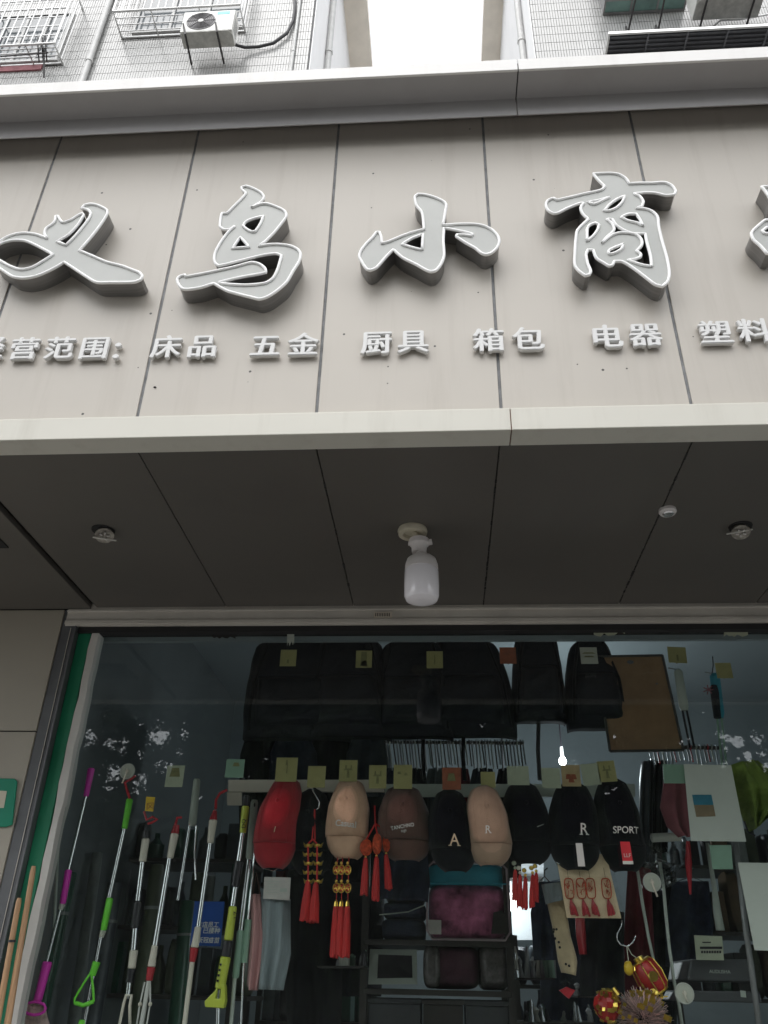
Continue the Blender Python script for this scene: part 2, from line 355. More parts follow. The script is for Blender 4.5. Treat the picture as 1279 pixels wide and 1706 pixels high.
# ------------------------------------------------------------------ ground and street (behind the camera, mirrored in the glass)
g = MB().box(-60, 60, -60, 30, -EYE-.30, -EYE-.15); tag(obj('ground', g, M['asphalt']), kind='structure')
g = MB().box(-30, 30, -12, -3.0, -EYE-.146, -EYE-.13); tag(obj('road', g, M['asphalt']), kind='structure')
g = MB().box(-30, 30, -2.85, 2.62, -EYE-.146, -EYE); tag(obj('pavement', g, M['paving']), kind='structure')
g = MB().box(-30, 30, -3.0, -2.854, -EYE-.146, -EYE-.005); tag(obj('kerb', g, M['kerb'], bevel=.01), kind='structure')
def tree_mass():
    rnd = random.Random(3); mb = MB()
    def mirrored(px, py):                 # where the glass shows the trees at a photo pixel
        d = ray(px, py); p = d*(2.62/d[1]); q = (2.62+13.2)/d[1]; return p[0]+d[0]*q, p[2]+d[2]*q
    rh = random.Random(31); holes = [(*mirrored(266, 1229), .17), (*mirrored(252, 1224), .08), (*mirrored(276, 1224), .08), (*mirrored(190, 1288), .08), (*mirrored(1230, 1236), .15), (*mirrored(1212, 1230), .10), (*mirrored(1245, 1258), .10), (*mirrored(1262, 1234), .09)]
    for k in range(15): holes.append((*mirrored(rh.uniform(150, 305), rh.uniform(1222, 1300)), rh.uniform(.02, .055)))
    for k in range(11): holes.append((*mirrored(rh.uniform(1192, 1278), rh.uniform(1222, 1275)), rh.uniform(.02, .06)))
    def leaf(x, y, z, s):
        a = rnd.uniform(0, 6.28); b = rnd.uniform(-.9, .9)
        u = Vector((math.cos(a), math.sin(a)*.5, math.sin(b))).normalized()*s; w = Vector((rnd.uniform(-1,1), rnd.uniform(-.6,.6), rnd.uniform(-1,1)))
        w = (w - u*w.dot(u)/u.length_squared).normalized()*s*.55; c = Vector((x, y, z))
        mb.add([c-u, c-w, c+u, c+w], [(0,1,2,3)])
    def near(x, z, y):
        f_ = (5.24+13.2)/(5.24-y); x *= f_; z *= f_          # keep the gap lined up along the line of sight
        return min(math.hypot(x-hx, z-hz)-hr for hx, hz, hr in holes)
    for k in range(46000):
        x = rnd.uniform(-13.5, 13.5); y = rnd.uniform(-15.0, -12.0); z = rnd.uniform(-1.2, 8.6 + .8*math.sin(x*.9) + .6*math.sin(x*2.3))
        if 3.4 < abs(x) < 9.5 and 2.6 < z < 7.0 and near(x, z, y) < .36: continue
        leaf(x, y, z, rnd.uniform(.15, .32))
    for k in range(13000):                 # thin twigs with small leaves round the gaps
        hx, hz, hr = rnd.choice(holes); x = hx+rnd.gauss(0, .30); z = hz+rnd.gauss(0, .26); y = rnd.uniform(-13.7, -12.8)
        q = near(x, z, y)
        if q < .0 and rnd.random() < .955: continue
        leaf(x, y, z, rnd.uniform(.04, .10) if q > .12 else rnd.uniform(.02, .05))
    for k in range(9):
        x = -12+k*3.0+rnd.uniform(-.8,.8); mb.tube([(x,-13.2,-EYE-.15),(x+.1,-13.2,1),(x+.25,-13.1,4.2)], [.16,.13,.05], 7)
    tag(obj('street_trees', mb, M['leaf'], recalc=False), 'leafy street trees across the road, mirrored in the shop glass', kind='stuff')
tree_mass()
g = MB().box(-13, 13, -26, -18, -EYE-.15, 4.4); tag(obj('opposite_terrace', g, M['printer']), kind='structure')

# ------------------------------------------------------------------ the shop front
Y1, Y2, YG = 1.59, 2.577, 2.62
ZS = 1.129
JX = [-1.19 + .449*k for k in range(-3, 9)]
shop = thing('shop_front', 'single storey shop front with grey panelled fascia and dark soffit over a display window', 'shop', (0, 2.0, -EYE))
for a, b in zip(JX[:-1], JX[1:]):
    obj('fascia_panel', MB().box(a+.0037, b-.0037, Y1, Y1+.012, 1.188, 2.352), M['panel'], shop, bevel=.0015)
obj('fascia_backing', MB().box(JX[0], JX[-1], Y1+.0075, Y1+.0075+.05, 1.19, 2.355).v and MB().box(JX[0], JX[-1], Y1+.014, Y1+.05, 1.19, 2.355), M['joint'], shop)
for x in JX[1:-1]:
    obj('joint_strip', MB().box(x-.0036, x+.0036, Y1+.0028, Y1+.0139, 1.19, 2.35), M['joint'], shop)
# cornice: thin bright nose, deep shaded underside, second step
sx = P(862, 110, 1.448)[0]
for a, b in ((JX[0], sx-.0015), (sx+.0015, JX[-1])):
    mb = MB()
    prof = [(1.448, 2.348), (1.448, 2.394), (2.0, 2.40), (2.0, 2.262), (1.545, 2.262), (1.545, 2.340), (1.470, 2.348)]
    prof = [(1.448, 2.348), (1.448, 2.394), (1.5845, 2.395), (1.5845, 2.338), (1.536, 2.338), (1.536, 2.266), (1.532, 2.266), (1.532, 2.346)]
    obj('cornice_nose', MB().box(a, b, 1.440, 1.4475, 2.345, 2.397), M['nose'], shop, bevel=.001)
    poly = [V(a, y, z) for y, z in prof]
    mb.prism(poly, (b-a, 0, 0)); obj('cornice', mb, M['cornice'], shop, bevel=.003)
obj('cornice_cap', MB().box(JX[0], JX[-1], 1.585, 2.0, 2.36, 2.394), M['cornice'], shop)
obj('cornice_seam', MB().box(sx-.0014, sx+.0014, 1.4500, 1.58, 2.35, 2.39), M['gasket'], shop)
tx = P(851, 700, 1.56)[0]
for a, b in ((JX[0], tx-.001), (tx+.001, JX[-1])):
    obj('bottom_trim', MB().box(a, b, 1.56, 1.625, ZS, 1.193), M['trim'], shop, bevel=.002)
obj('trim_seam', MB().box(tx-.0009, tx+.0009, 1.562, 1.62, ZS+.001, 1.19), mat('rust stain', (.12,.05,.03), .9), shop)
# soffit
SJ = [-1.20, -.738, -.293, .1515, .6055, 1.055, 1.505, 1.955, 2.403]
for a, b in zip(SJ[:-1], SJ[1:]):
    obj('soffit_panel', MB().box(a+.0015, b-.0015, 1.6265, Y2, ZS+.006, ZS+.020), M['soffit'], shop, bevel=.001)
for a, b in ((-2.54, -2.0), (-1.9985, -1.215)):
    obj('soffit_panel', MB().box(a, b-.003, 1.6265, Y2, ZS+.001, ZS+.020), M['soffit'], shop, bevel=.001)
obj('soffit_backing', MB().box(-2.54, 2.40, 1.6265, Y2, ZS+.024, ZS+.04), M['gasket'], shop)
obj('access_hatch', MB().box(-1.70, -1.295, P(15,910,1)[1] and 1.93, 2.11, ZS-.003, ZS+.0008), M['gasket'], shop)
# header rail of the shutter, frame, pillar
hd = MB(); hd.box(-1.30, 2.40, Y2, Y2+.10, 1.068, ZS+.0215); hd.box(-1.30, 2.40, Y2-.006, Y2-.0005, 1.072, 1.086); hd.box(-1.30, 2.40, Y2-.006, Y2-.0005, 1.117, 1.1265)
obj('header_rail', hd, M['alu'], shop, bevel=.0015)
obj('header_gap', MB().box(-1.255, 2.40, Y2+.012, Y2+.06, 1.048, 1.0675), M['gasket'], shop)
pl = P(638, 1025, Y2-.004)
lb = obj('rating_plate', MB().box(pl[0]-.031, pl[0]+.031, Y2-.0085, Y2-.0065, pl[2]-.010, pl[2]+.010), M['cream'], shop)
mb = MB()
for k in range(9): mb.box(pl[0]-.026+k*.0058, pl[0]-.0235+k*.0058, Y2-.0095, Y2-.0086, pl[2]-.006, pl[2]+.006)
obj('printed_mark', mb, M['blackp'], lb)
PX0 = -1.312
for z0, z1 in ((-EYE, -1.0), (-1.0, -.15), (-.15, .70), (.70, ZS+.0005)):
    for x0, x1 in ((-2.54, -2.06), (-2.06, PX0)):
        obj('pillar_tile', MB().box(x0+.002, x1-.002, Y2+.0, Y2+.02, z0+.002, z1-.002), M['pillar'], shop, bevel=.002)
obj('pillar_core', MB().box(-2.54, PX0-.004, Y2+.006, 5.2, -EYE, 2.3), M['gasket'], shop)
mb = MB(); mb.box(PX0, -1.262, Y2+.004, Y2+.09, -EYE, ZS+.0008); mb.box(-1.262, -1.256, Y2-.004, Y2+.09, -EYE, 1.066)
obj('shutter_track', mb, M['dark_frame'], shop, bevel=.0015)
mb = MB(); mb.box(-1.2775, -1.2758, Y2+.001, Y2+.0035, -EYE, 1.06)
obj('track_lip', mb, M['alu'], shop)
obj('green_jamb', MB().box(-1.255, -1.2105, YG-.02, YG+.06, -EYE, 1.0475), M['green'], shop, bevel=.002)
# ragged white frame strip
mb = MB(); n_ = 40; rnd = random.Random(5); L = []; Rr = []
for k in range(n_+1):
    z = -1.2 + 2.247*k/n_; L.append(V(-1.2095+rnd.uniform(0,.006), YG-.024, z)); Rr.append(V(-1.183+rnd.uniform(-.003,.003), YG-.024, z))
for k in range(n_): mb.prism([L[k], Rr[k], Rr[k+1], L[k+1]], (0, .05, 0))
obj('window_frame', mb, M['white'], shop)
obj('glass_pane', MB().box(-1.182, 2.40, YG, YG+.006, -EYE+.1, 1.0475), M['pane'], shop)
obj('window_sill', MB().box(-1.255, 2.40, YG-.05, YG+.25, -EYE, -EYE+.099), M['alu'], shop)
# interior shell
obj('shop_floor', MB().box(-1.32, 2.40, YG+.26, 5.2, -EYE-.1, -EYE+.002), M['inner_dark'], shop)
obj('interior_wall', MB().box(-1.31, -1.295, YG+.09, 5.0, -EYE, 1.55), M['inner_wall_shaded'], shop)
obj('interior_wall', MB().box(2.40, 2.55, 1.65, 5.2, -EYE, 2.3), M['inner_wall'], shop)
obj('interior_wall', MB().box(-1.31, 2.40, 5.0, 5.2, -EYE, 1.55), M['inner_wall'], shop)
obj('interior_ceiling', MB().box(-1.31, 2.40, YG+.065, 5.2, 1.551, 1.60), M['inner_wall'], shop)
obj('bulkhead', MB().box(-1.30, 2.40, Y2+.101, Y2+.12, 1.048, 1.552), M['inner_wall'], shop)
obj('podium_roof', MB().box(-2.54, 2.55, 2.001, 7.99, 2.302, 2.36), M['eave'], shop)

# ------------------------------------------------------------------ the two blocks behind, set back above the podium
YW = 8.0
XL, XR = P(514, 118, YW)[0], P(893, 100, YW)[0]
def tiles(x0, x1, z0, z1, skip):
    mb = MB(); rnd = random.Random(2); pw, ph = .0455, .236
    for i in range(int((x1-x0)/pw)):
        for j in range(int((z1-z0)/ph)):
            x = x0+i*pw+.003; z = z0+j*ph+.005; c = (x+pw/2, z+ph/2)
            if any(a < c[0] < b and d < c[1] < e for a, b, d, e in skip): continue
            o = rnd.uniform(0, .0025); y = YW-.008-o
            mb.add([(x,y,z),(x+pw-.0075,y,z),(x+pw-.0075,y,z+ph-.010),(x,y,z+ph-.010),(x,YW-.0005,z),(x+pw-.0075,YW-.0005,z),(x+pw-.0075,YW-.0005,z+ph-.010),(x,YW-.0005,z+ph-.010)],
                   [(0,1,2,3),(0,4,5,1),(1,5,6,2),(2,6,7,3),(3,7,4,0)])
    return mb
ZE = 20.1
left = thing('apartment_block', 'white tiled apartment block at upper left with barred windows', 'building', (-5, YW, -EYE))
right_b = thing('apartment_block', 'white tiled apartment block at upper right above the louvred awning', 'building', (5, YW, -EYE))
def window(par, x0, x1, z0, z1, n):
    f = MB(); y = YW-.05; t = .05
    f.box(x0, x1, y, YW-.001, z0, z0+t); f.box(x0, x1, y, YW-.001, z1-t, z1)
    for k in range(n+1):
        x = x0 + (x1-x0-t)*k/n; f.box(x, x+t, y, YW-.001, z0+t, z1-t)
    w = obj('window', f, M['pipe'], par)
    for k in range(n):
        xa = x0+(x1-x0-t)*k/n+t; xb = x0+(x1-x0-t)*(k+1)/n
        obj('pane', MB().box(xa, xb, YW-.022, YW-.012, z0+t, z1-t), M['winglass'], w)
c1 = P(90, 72, 7.62); c2a = P(188, 19.5, 7.52); c2b = P(399, 7, 7.52)
wz = c2a[2]+.06
WL1 = (-8.2, c1[0]-.12, c1[2]+.1, c1[2]+1.6); WL2 = (c2a[0]+.16, c2b[0]-.06, wz+.05, wz+1.5)
obj('wall', MB().box(-14, XL, YW, 20, -EYE, ZE+1.5), M['grout'], left)
tag(obj('wall_tiles', tiles(-8.5, XL-.01, 11.6, 17.2, [WL1, WL2]), M['tile'], left, recalc=False), kind='stuff')
obj('side_wall', MB().box(XL+.0005, XL+.012, YW-.004, 20, 2.4, ZE), M['render'], left)
obj('eave', MB().box(-14, P(620, 115, 1)[0]/P(620, 115, 1)[2]*ZE, YW+.5, 21, ZE, ZE+.25), M['eave'], left)
window(left, *WL1, 4); window(left, *WL2, 3)
obj('ledge_band', MB().box(-8.4, P(66, 112, 7.93)[0], 7.96, YW-.012, P(30,117,7.96)[2], P(30,107,7.96)[2]), M['redband'], left)
obj('wall', MB().box(XR, 14, YW, 20, -EYE, ZE+1.5), M['grout'], right_b)
tag(obj('wall_tiles', tiles(XR+.01, 6.5, 11.6, 17.0, []), M['tile'], right_b, recalc=False), kind='stuff')
obj('side_wall', MB().box(XR-.012, XR-.0005, YW-.004, 20, 2.4, ZE), M['render'], right_b)
obj('eave', MB().box(P(802, 103, 1)[0]/P(802, 103, 1)[2]*ZE, 14, YW+.5, 21, ZE, ZE+.25), M['eave'], right_b)
# bay window of green glass, upper right
bz = P(1070, 23, YW)[2]; bx0 = P(1003, 24, YW)[0]; bx1 = P(1140, 20, YW)[0]
bay = obj('bay_window', MB().box(bx0+.03, bx1-.03, 7.53, YW-.011, bz+.012, bz+1.4), M['wingreen'], right_b)
f = MB()
for q in (0, .33, .66, 1): x = bx0 + (bx1-bx0-.03)*q; f.box(x, x+.03, 7.5, YW-.011, bz, bz+1.43)
f.box(bx0, bx1, 7.5, 7.529, bz-.002, bz+.05); f.box(bx0, bx1, 7.74, 7.77, bz-.002, bz+.011); f.box(bx0, bx1, YW-.05, YW-.012, bz-.003, bz+.011)
obj('frame', f, M['grille_dark'], bay)

# security cages
def cage(name, label, x0, x1, yf, z0, z1, nrail, gap, m, floor_n):
    t = thing(name, label, 'window grille', ((x0+x1)/2, YW, z0), 'security cages on the windows')
    fr = MB(); r = .020
    for z in (z0, z1): fr.tube([(x0, YW-.012, z), (x0, yf, z), (x1, yf, z), (x1, YW-.012, z)], r, 6)
    fr.tube([(x0, YW-.03, z0), (x1, YW-.03, z0)], r, 6)
    for x in (x0, x1): fr.tube([(x, yf, z0), (x, yf, z1)], r, 6)
    obj('frame', fr, m, t)
    k = int((x1-x0)/gap)
    for i in range(1, k): x = x0+(x1-x0)*i/k; obj('bar', MB().tube([(x, yf, z0+.005), (x, yf, z1)], .011, 6), m, t)
    for i in range(1, nrail+1): z = z0+(z1-z0)*i/(nrail+1); obj('rail', MB().tube([(x0, yf+.014, z), (x1, yf+.014, z)], .012, 6), m, t)
    for i in range(1, floor_n+1): y = yf+(YW-.03-yf)*i/(floor_n+1); obj('floor_bar', MB().tube([(x0, y, z0), (x1, y, z0)], .011, 6), m, t)
    for s in (x0, x1):
        for i in range(1, 4): y = yf+(YW-yf)*i/4; obj('side_bar', MB().tube([(s, y, z0), (s, y, z1)], .010, 6), m, t)
    for q in (.3, .68): obj('floor_strut', MB().tube([(x0+(x1-x0)*q, yf, z0-.008), (x0+(x1-x0)*q, YW-.02, z0-.008)], .012, 6), m, t)
    return t
cage('security_cage', 'shiny steel window cage at the far upper left above a red band', -8.0, c1[0], 7.62, c1[2], c1[2]+1.7, 5, .135, M['grille'], 4)
cage('security_cage', 'pale barred window cage behind the air conditioner with the dark fan', c2a[0], c2b[0], 7.52, c2a[2], c2a[2]+1.6, 3, .125, M['grille'], 3)
# an iron bracket hanging below the first cage
mb = MB()
for px in (66, 73, 79): mb.tube([P(px-3, 62, 7.62), P(px-3, 80, 7.66), P(px-1, 104, 7.9)], .012, 6)
mb.tube([P(73, 78, 7.7), P(73, 129, 7.93)], .016, 6); mb.tube([P(0, 94, 7.72), P(80, 88, 7.72)], .012, 6)
tag(obj('iron_bracket', mb, M['iron']), 'dark iron bracket hanging at the corner of the left window cage', 'bracket')

# air conditioners
def aircon(label, x0, x1, yf, yb, z0, h, px_arms, front=True):
    t = thing('air_conditioner', label, 'air conditioner', ((x0+x1)/2, yb, z0), 'outdoor air conditioning units')
    obj('casing', MB().box(x0, x1, yf, yb, z0+.012, z0+h), M['acwhite'], t, bevel=.012)
    w = x1-x0
    mb = MB(); c = .07
    mb.prism([V(x0+.004, yf+c, z0), V(x0+c, yf+.004, z0), V(x1-c, yf+.004, z0), V(x1-.004, yf+c, z0), V(x1-.004, yb-.004, z0), V(x0+.004, yb-.004, z0)], (0, 0, .0115))
    obj('base_pan', mb, M['acgrey'], t)
    cx_, cz = x0+w*.37, z0+h*.5; rr = h*.41
    g_ = MB().lathe((cx_, yf+.004, cz), (cx_, yf-.012, cz), [(0, rr), (.7, rr), (1, rr*.97)], 40)
    obj('fan_grille', g_, M['fan'], t)
    mb = MB()
    for k in range(1, 8):
        q = rr*k/8; mb.tube([(cx_+q*math.cos(a*math.pi/16), yf-.015, cz+q*math.sin(a*math.pi/16)) for a in range(32)], .0045, 5, closed=True)
    for k in range(8): a = k*math.pi/4; mb.tube([(cx_+.06*math.cos(a), yf-.016, cz+.06*math.sin(a)), (cx_+rr*.98*math.cos(a), yf-.016, cz+rr*.98*math.sin(a))], .004, 5)
    obj('fan_guard', mb, M['iron'], t)
    obj('fan_hub', MB().lathe((cx_, yf-.012, cz), (cx_, yf-.022, cz), [(0, .045), (.8, .043), (1, .03)], 20), M['acwhite'], t)
    obj('badge', MB().box(x0+w*.66, x0+w*.9, yf-.004, yf+.002, z0+h*.80, z0+h*.93), M['badge'], t)
    mb = MB()
    for k in range(6): mb.box(x1-.003, x1+.003, yf+.06, yb-.06, z0+.12+k*.06, z0+.13+k*.06)
    obj('side_louvre', mb, M['fan'], t)
    for a in px_arms: obj('support_arm', MB().tube(a, .017, 6), M['iron'], t)
    return t
a0, a1 = P(299, 53, 7.40), P(386, 47, 7.40)
aircon('white air conditioner on iron arms below the barred window, its fan and badge in view', a0[0], a1[0], 7.40, 7.68, P(340, 52, 7.40)[2], .60,
       [[P(305, 40, 7.37), P(308, 56, 7.37), P(319, 108, 7.98)], [P(359, 38, 7.37), P(361, 52, 7.37), P(373, 106, 7.98)]])
r0, r1 = P(1152, 33, 7.75), P(1262, 28, 7.75)
zr = P(1205, 32, 7.75)[2]
aircon('grey weathered air conditioner at the top right corner above the louvred awning', r0[0], r1[0], 7.42, 7.75, zr, .6,
       [[V(r0[0]+.15, 7.40, zr-.02), V(r0[0]+.15, 7.98, zr-.02)], [V(r1[0]-.15, 7.40, zr-.02), V(r1[0]-.15, 7.98, zr-.02)]])
mb = MB().tube([P(388, 66, 7.75), P(393, 75, 7.82), P(408, 79, 7.9), P(430, 78, 7.93), P(455, 72, 7.93), P(478, 55, 7.93), P(488, 35, 7.94), P(491, 15, 7.94), P(490, -30, 7.94)], .028, 8)
tag(obj('refrigerant_hose', mb, M['rubber'], smooth='all'), 'black insulated hose curving from the left air conditioner up the tiled wall', 'hose')
mb = MB().tube([P(1188, 44, 7.9), P(1200, 34, 7.8), P(1235, 32, 7.85), P(1290, 22, 7.9), P(1330, 10, 7.9)], .016, 7)
tag(obj('refrigerant_hose', mb, M['grille'], smooth='all'), 'pale hose drooping behind the right air conditioner at the picture edge', 'hose')
# stray bracket arms upper right
for n_, (p, q) in enumerate((((1058, -4), (1046, 54)), ((1106, -8), (1096, 52)))):
    t = thing('wall_bracket', ('dark iron bracket arm under the green bay window, left of a pair', 'dark iron bracket arm under the green bay window, right of a pair')[n_], 'bracket', P(*q, 7.98), 'bracket arms under the bay window')
    zz = P(*q, 7.985)[2]; a = P(*q, 7.985); b = P(*p, 7.4); b = V(P(*p, 7.45)[0], 7.45, zz)
    obj('arm', MB().tube([a, b], .016, 6), M['iron'], t)
    obj('foot', MB().box(a[0]-.03, a[0]+.0, 7.965, 7.991, zz-.02, zz+.16), M['iron'], t)
# louvred awning upper right
lx0 = P(1013, 59, 7.62)[0]; lz = P(1013, 59, 7.62)[2]
aw = thing('louvred_awning', 'grey louvred awning jutting from the tiled wall at the upper right', 'awning', (lx0+1.5, YW, lz))
mb = MB(); mb.box(lx0, lx0+3.6, 7.59, 7.62, lz-.01, lz+.05); mb.box(lx0, lx0+.03, 7.62, YW-.012, lz-.01, lz+.05)
obj('frame', mb, M['grille'], aw)
for k in range(5):
    y = 7.65+k*.07; mb = MB(); mb.prism([V(lx0+.03, y, lz), V(lx0+.03, y+.05, lz+.028), V(lx0+.03, y+.053, lz+.034), V(lx0+.03, y, lz+.007)], (3.5, 0, 0)); obj('slat', mb, M['louvre'], aw)
for k in range(1, 5): obj('rib', MB().box(lx0+.62*k, lx0+.62*k+.03, 7.62, YW-.012, lz-.012, lz-.001), M['louvre'], aw)
obj('cover_sheet', MB().box(lx0, lx0+3.6, 7.6, YW-.012, lz+.055, lz+.07), M['louvre'], aw)
# drain pipes
def pipe(label, p, r, elbow=None):
    t = thing('drain_pipe', label, 'pipe', (p[0], p[1], 2.36), 'white drain pipes on the blocks')
    obj('pipe', MB().lathe((p[0], p[1], 2.361), (p[0], p[1], ZE-.02), [(0, r), (1, r)], 14), M['pipe'], t, smooth=True)
    for z in (p[2]+.55, p[2]+2.6, p[2]-2): obj('collar', MB().lathe((p[0], p[1], z), (p[0], p[1], z+.07), [(0, r*1.25), (1, r*1.25)], 14), M['pipe'], t, smooth=True)
def PXp(px, py, X): d = ray(px, py); return d*(X/d[0])
pipe('thick white drain pipe running up the tiled wall left of the air conditioner', P(137, 135, 7.93), .05)
pipe('thin white pipe on the tiled wall right of the black hose', P(484, 118, 7.95), .025)
pipe('white drain pipe on the left block side wall facing the sky gap', PXp(545, 117, XL+.085), .06)
pipe('white drain pipe on the right block side wall facing the sky gap', PXp(872, 100, XR-.085), .06)

# ------------------------------------------------------------------ soffit lamps
rc = PZ(687, 885, ZS); YB = rc[1]
lamp = thing('soffit_bulb_lamp', 'unlit white LED bulb hanging from a round plate under the soffit', 'lamp', rc)
rr = 25*mpp(687, 885, YB)
obj('ceiling_plate', MB().lathe((rc[0], YB, ZS+.006), (rc[0], YB, ZS-.012), [(0, rr*.95), (.4, rr), (1, rr*.93), (1, rr*.62), (.5, rr*.55)], 32), M['porcelain'], lamp, smooth=True)
ht, hb = P(695, 893, YB), P(701, 918, YB)
obj('cable', MB().tube([V(rc[0]+.004, YB, ZS-.003), ht], .008, 8), M['porcelain'], lamp)
hx = (ht[0]+hb[0])/2
k_ = mpp(700, 920, YB)
mb = MB().lathe((hx, YB, P(697, 896, YB)[2]), (hx, YB, P(700, 921, YB)[2]), [(0, 9*k_), (.15, 17*k_), (.45, 17*k_), (.6, 13*k_), (1, 12*k_)], 18); mb.tube([(hx+.006, YB, hb[2]+.022), (hx+.036, YB-.006, hb[2]+.026)], .009, 8); mb.tube([(hx-.006, YB, hb[2]+.022), (hx-.030, YB, hb[2]+.026)], .008, 8)
obj('lamp_holder', mb, M['bulbbody'], lamp, smooth=True)
bt, bm, bb = P(702, 916, YB), P(704, 950, YB), P(706, 1004, YB)
bx = bt[0]
obj('lamp_base', MB().lathe((bx, YB, bt[2]), (bx, YB, bm[2]), [(0, 8*k_), (.22, 9*k_), (.34, 17*k_), (.5, 24*k_), (.75, 27*k_), (1, 27.5*k_)], 24), M['bulbbody'], lamp, smooth=True)
obj('diffuser', MB().lathe((bx, YB, bm[2]), (bx, YB, bb[2]), [(0, 26.5*k_), (.05, 28*k_), (.5, 28.5*k_), (.82, 28*k_), (.92, 25.5*k_), (.98, 18*k_), (1, 9*k_)], 24), M['bulbglow'], lamp, smooth=True)
def downlight(label, px, py, tilt, side):
    c = PZ(px, py, ZS); t = thing('downlight', label, 'downlight', c, 'recessed soffit downlights'); s = 1.0
    k = mpp(px, py, c[1])*.74
    obj('hole_rim', MB().lathe((c[0], c[1], ZS+.007), (c[0], c[1], ZS+.0025), [(0, 26*k), (1, 25*k)], 28), M['gasket'], t)
    ax = V(math.sin(tilt)*side, -.42, -1).normalized(); a = c + V(0, .012, .02); b = a + ax*.038
    obj('reflector', MB().lathe(b, a, [(0, 21*k), (.5, 17*k), (1, 11*k)], 20), M['darkchrome'], t, smooth=True)
    mb = MB()
    for q in range(5):
        an = q*1.256; u = ax.orthogonal().normalized(); w = ax.cross(u); d = u*math.cos(an)+w*math.sin(an)
        mb.tube([b+d*5*k+ax*.004, b+d*11*k+ax*.003], .0022, 5)
    obj('led_chip', mb, M['bulbbody'], t)
    obj('bezel', MB().lathe(b+V(.0, .012, -.004), b+V(.0, .012, -.004)+ax*.004, [(0, 24*k), (1, 25*k)], 28).v and MB().tube([b + V(.006*side-.036, -.006, -.008), b + V(.006*side+.036, -.008, -.008-side*.013)], .0022, 6), M['white'], t)
downlight('tilted loose downlight in the soffit at the left, its white rim hanging', 171, 886, .25, 1)
downlight('tilted loose downlight in the soffit at the right edge', 1234, 880, .1, -1)
c = PZ(1112, 852, ZS)
t = thing('downlight', 'small round white spotlight set in the soffit joint right of the bulb', 'downlight', c, 'recessed soffit downlights')
k = mpp(1112, 852, c[1])
obj('bezel', MB().lathe(c+V(0,0,.006), c+V(0,0,-.008), [(0, 14*k), (.6, 14.5*k), (1, 12*k)], 24), M['bulbbody'], t, smooth=True)
obj('lens', MB().lathe(c+V(0,0,-.008), c+V(0,0,-.011), [(0, 9.5*k), (1, 8*k)], 20), M['chrome'], t)

obj('dirt_spot', MB().ell(P(258, 645, Y1-.001), .004, .002, .0028, 8, 5, jit=.3), M['gasket'], shop)
# scuffed wobbly sealant in two soffit joints
for jx, seed in ((SJ[4], 4), (SJ[3], 9), (SJ[2], 2)):
    rnd = random.Random(seed); mb = MB()
    for k in range(26):
        y = 1.64+.036*k
        if rnd.random() < .45 + (jx > .5)*.5: w = rnd.uniform(.0012, .004); mb.box(jx-w, jx+w*rnd.uniform(.3, 1), y, y+rnd.uniform(.015, .036), ZS+.0052, ZS+.0061)
    obj('joint_sealant', mb, M['gasket'], shop)['kind'] = 'stuff'

# torn tape and grime left along the head of the glass
rnd = random.Random(17)
for px, py, w, h, m_ in ((1015, 1050, 52, 18, 'card_pale'), (1110, 1052, 110, 5, 'gasket'), (1226, 1054, 40, 12, 'card_pale'), (590, 1050, 80, 7, 'gasket'), (372, 1058, 40, 10, 'gasket'), (770, 1052, 60, 9, 'gasket'), (484, 1064, 12, 22, 'greyp'), (250, 1052, 150, 4, 'gasket')):
    n_ = 9; top_ = [P(px-w/2+w*i/n_, py-h/2, YG-.003) for i in range(n_+1)]; bot_ = [P(px-w/2+w*i/n_, py+h/2*rnd.uniform(.3, 1.2), YG-.003) for i in range(n_+1)]
    mb = MB()
    for i in range(n_): mb.prism([bot_[i], bot_[i+1], top_[i+1], top_[i]], (0, .0012, 0))
    obj('tape_scrap', mb, M[m_], shop)

# ------------------------------------------------------------------ big raised letters
YF = 1.538
def smooth_outline(pts, sub=4, corner=52):
    n = len(pts); out = []
    def ang(i):
        a = (pts[i]-pts[i-1]); b = (pts[(i+1) % n]-pts[i])
        return math.degrees(a.angle(b, 0))
    cor = [ang(i) > corner for i in range(n)]
    for i in range(n):
        p0, p1, p2, p3 = pts[i-1], pts[i], pts[(i+1) % n], pts[(i+2) % n]
        L = (p2-p1).length
        def tan(a, b, c, isc, fallback):
            if isc: return fallback
            t = (c-a)
            return t.normalized()*L if t.length > 1e-9 else fallback
        t1 = tan(p0, p1, p2, cor[i], (p2-p1)); t2 = tan(p1, p2, p3, cor[(i+1) % n], (p2-p1))
        for k in range(sub):
            s = k/sub; h1 = 2*s**3-3*s*s+1; h2 = s**3-2*s*s+s; h3 = -2*s**3+3*s*s; h4 = s**3-s*s
            out.append(p1*h1 + t1*h2*.85 + p2*h3 + t2*h4*.85)
    return out
def fill_curve(loops, mode, extrude):
    c = bpy.data.curves.new('outline', 'CURVE'); c.dimensions = '2D'; c.fill_mode = mode; c.extrude = extrude
    for lp in loops:
        s = c.splines.new('POLY'); s.points.add(len(lp)-1); s.use_cyclic_u = True
        for q, p in zip(s.points, lp): q.co = (p[0], p[1], 0, 1)
    o = bpy.data.objects.new('outline', c); col.objects.link(o); bpy.context.view_layer.update()
    me = bpy.data.meshes.new_from_object(o.evaluated_get(bpy.context.evaluated_depsgraph_get()))
    vv = [v.co.copy() for v in me.vertices]; ff = [tuple(p.vertices) for p in me.polygons]
    bpy.data.objects.remove(o); bpy.data.curves.remove(c); bpy.data.meshes.remove(me); return vv, ff
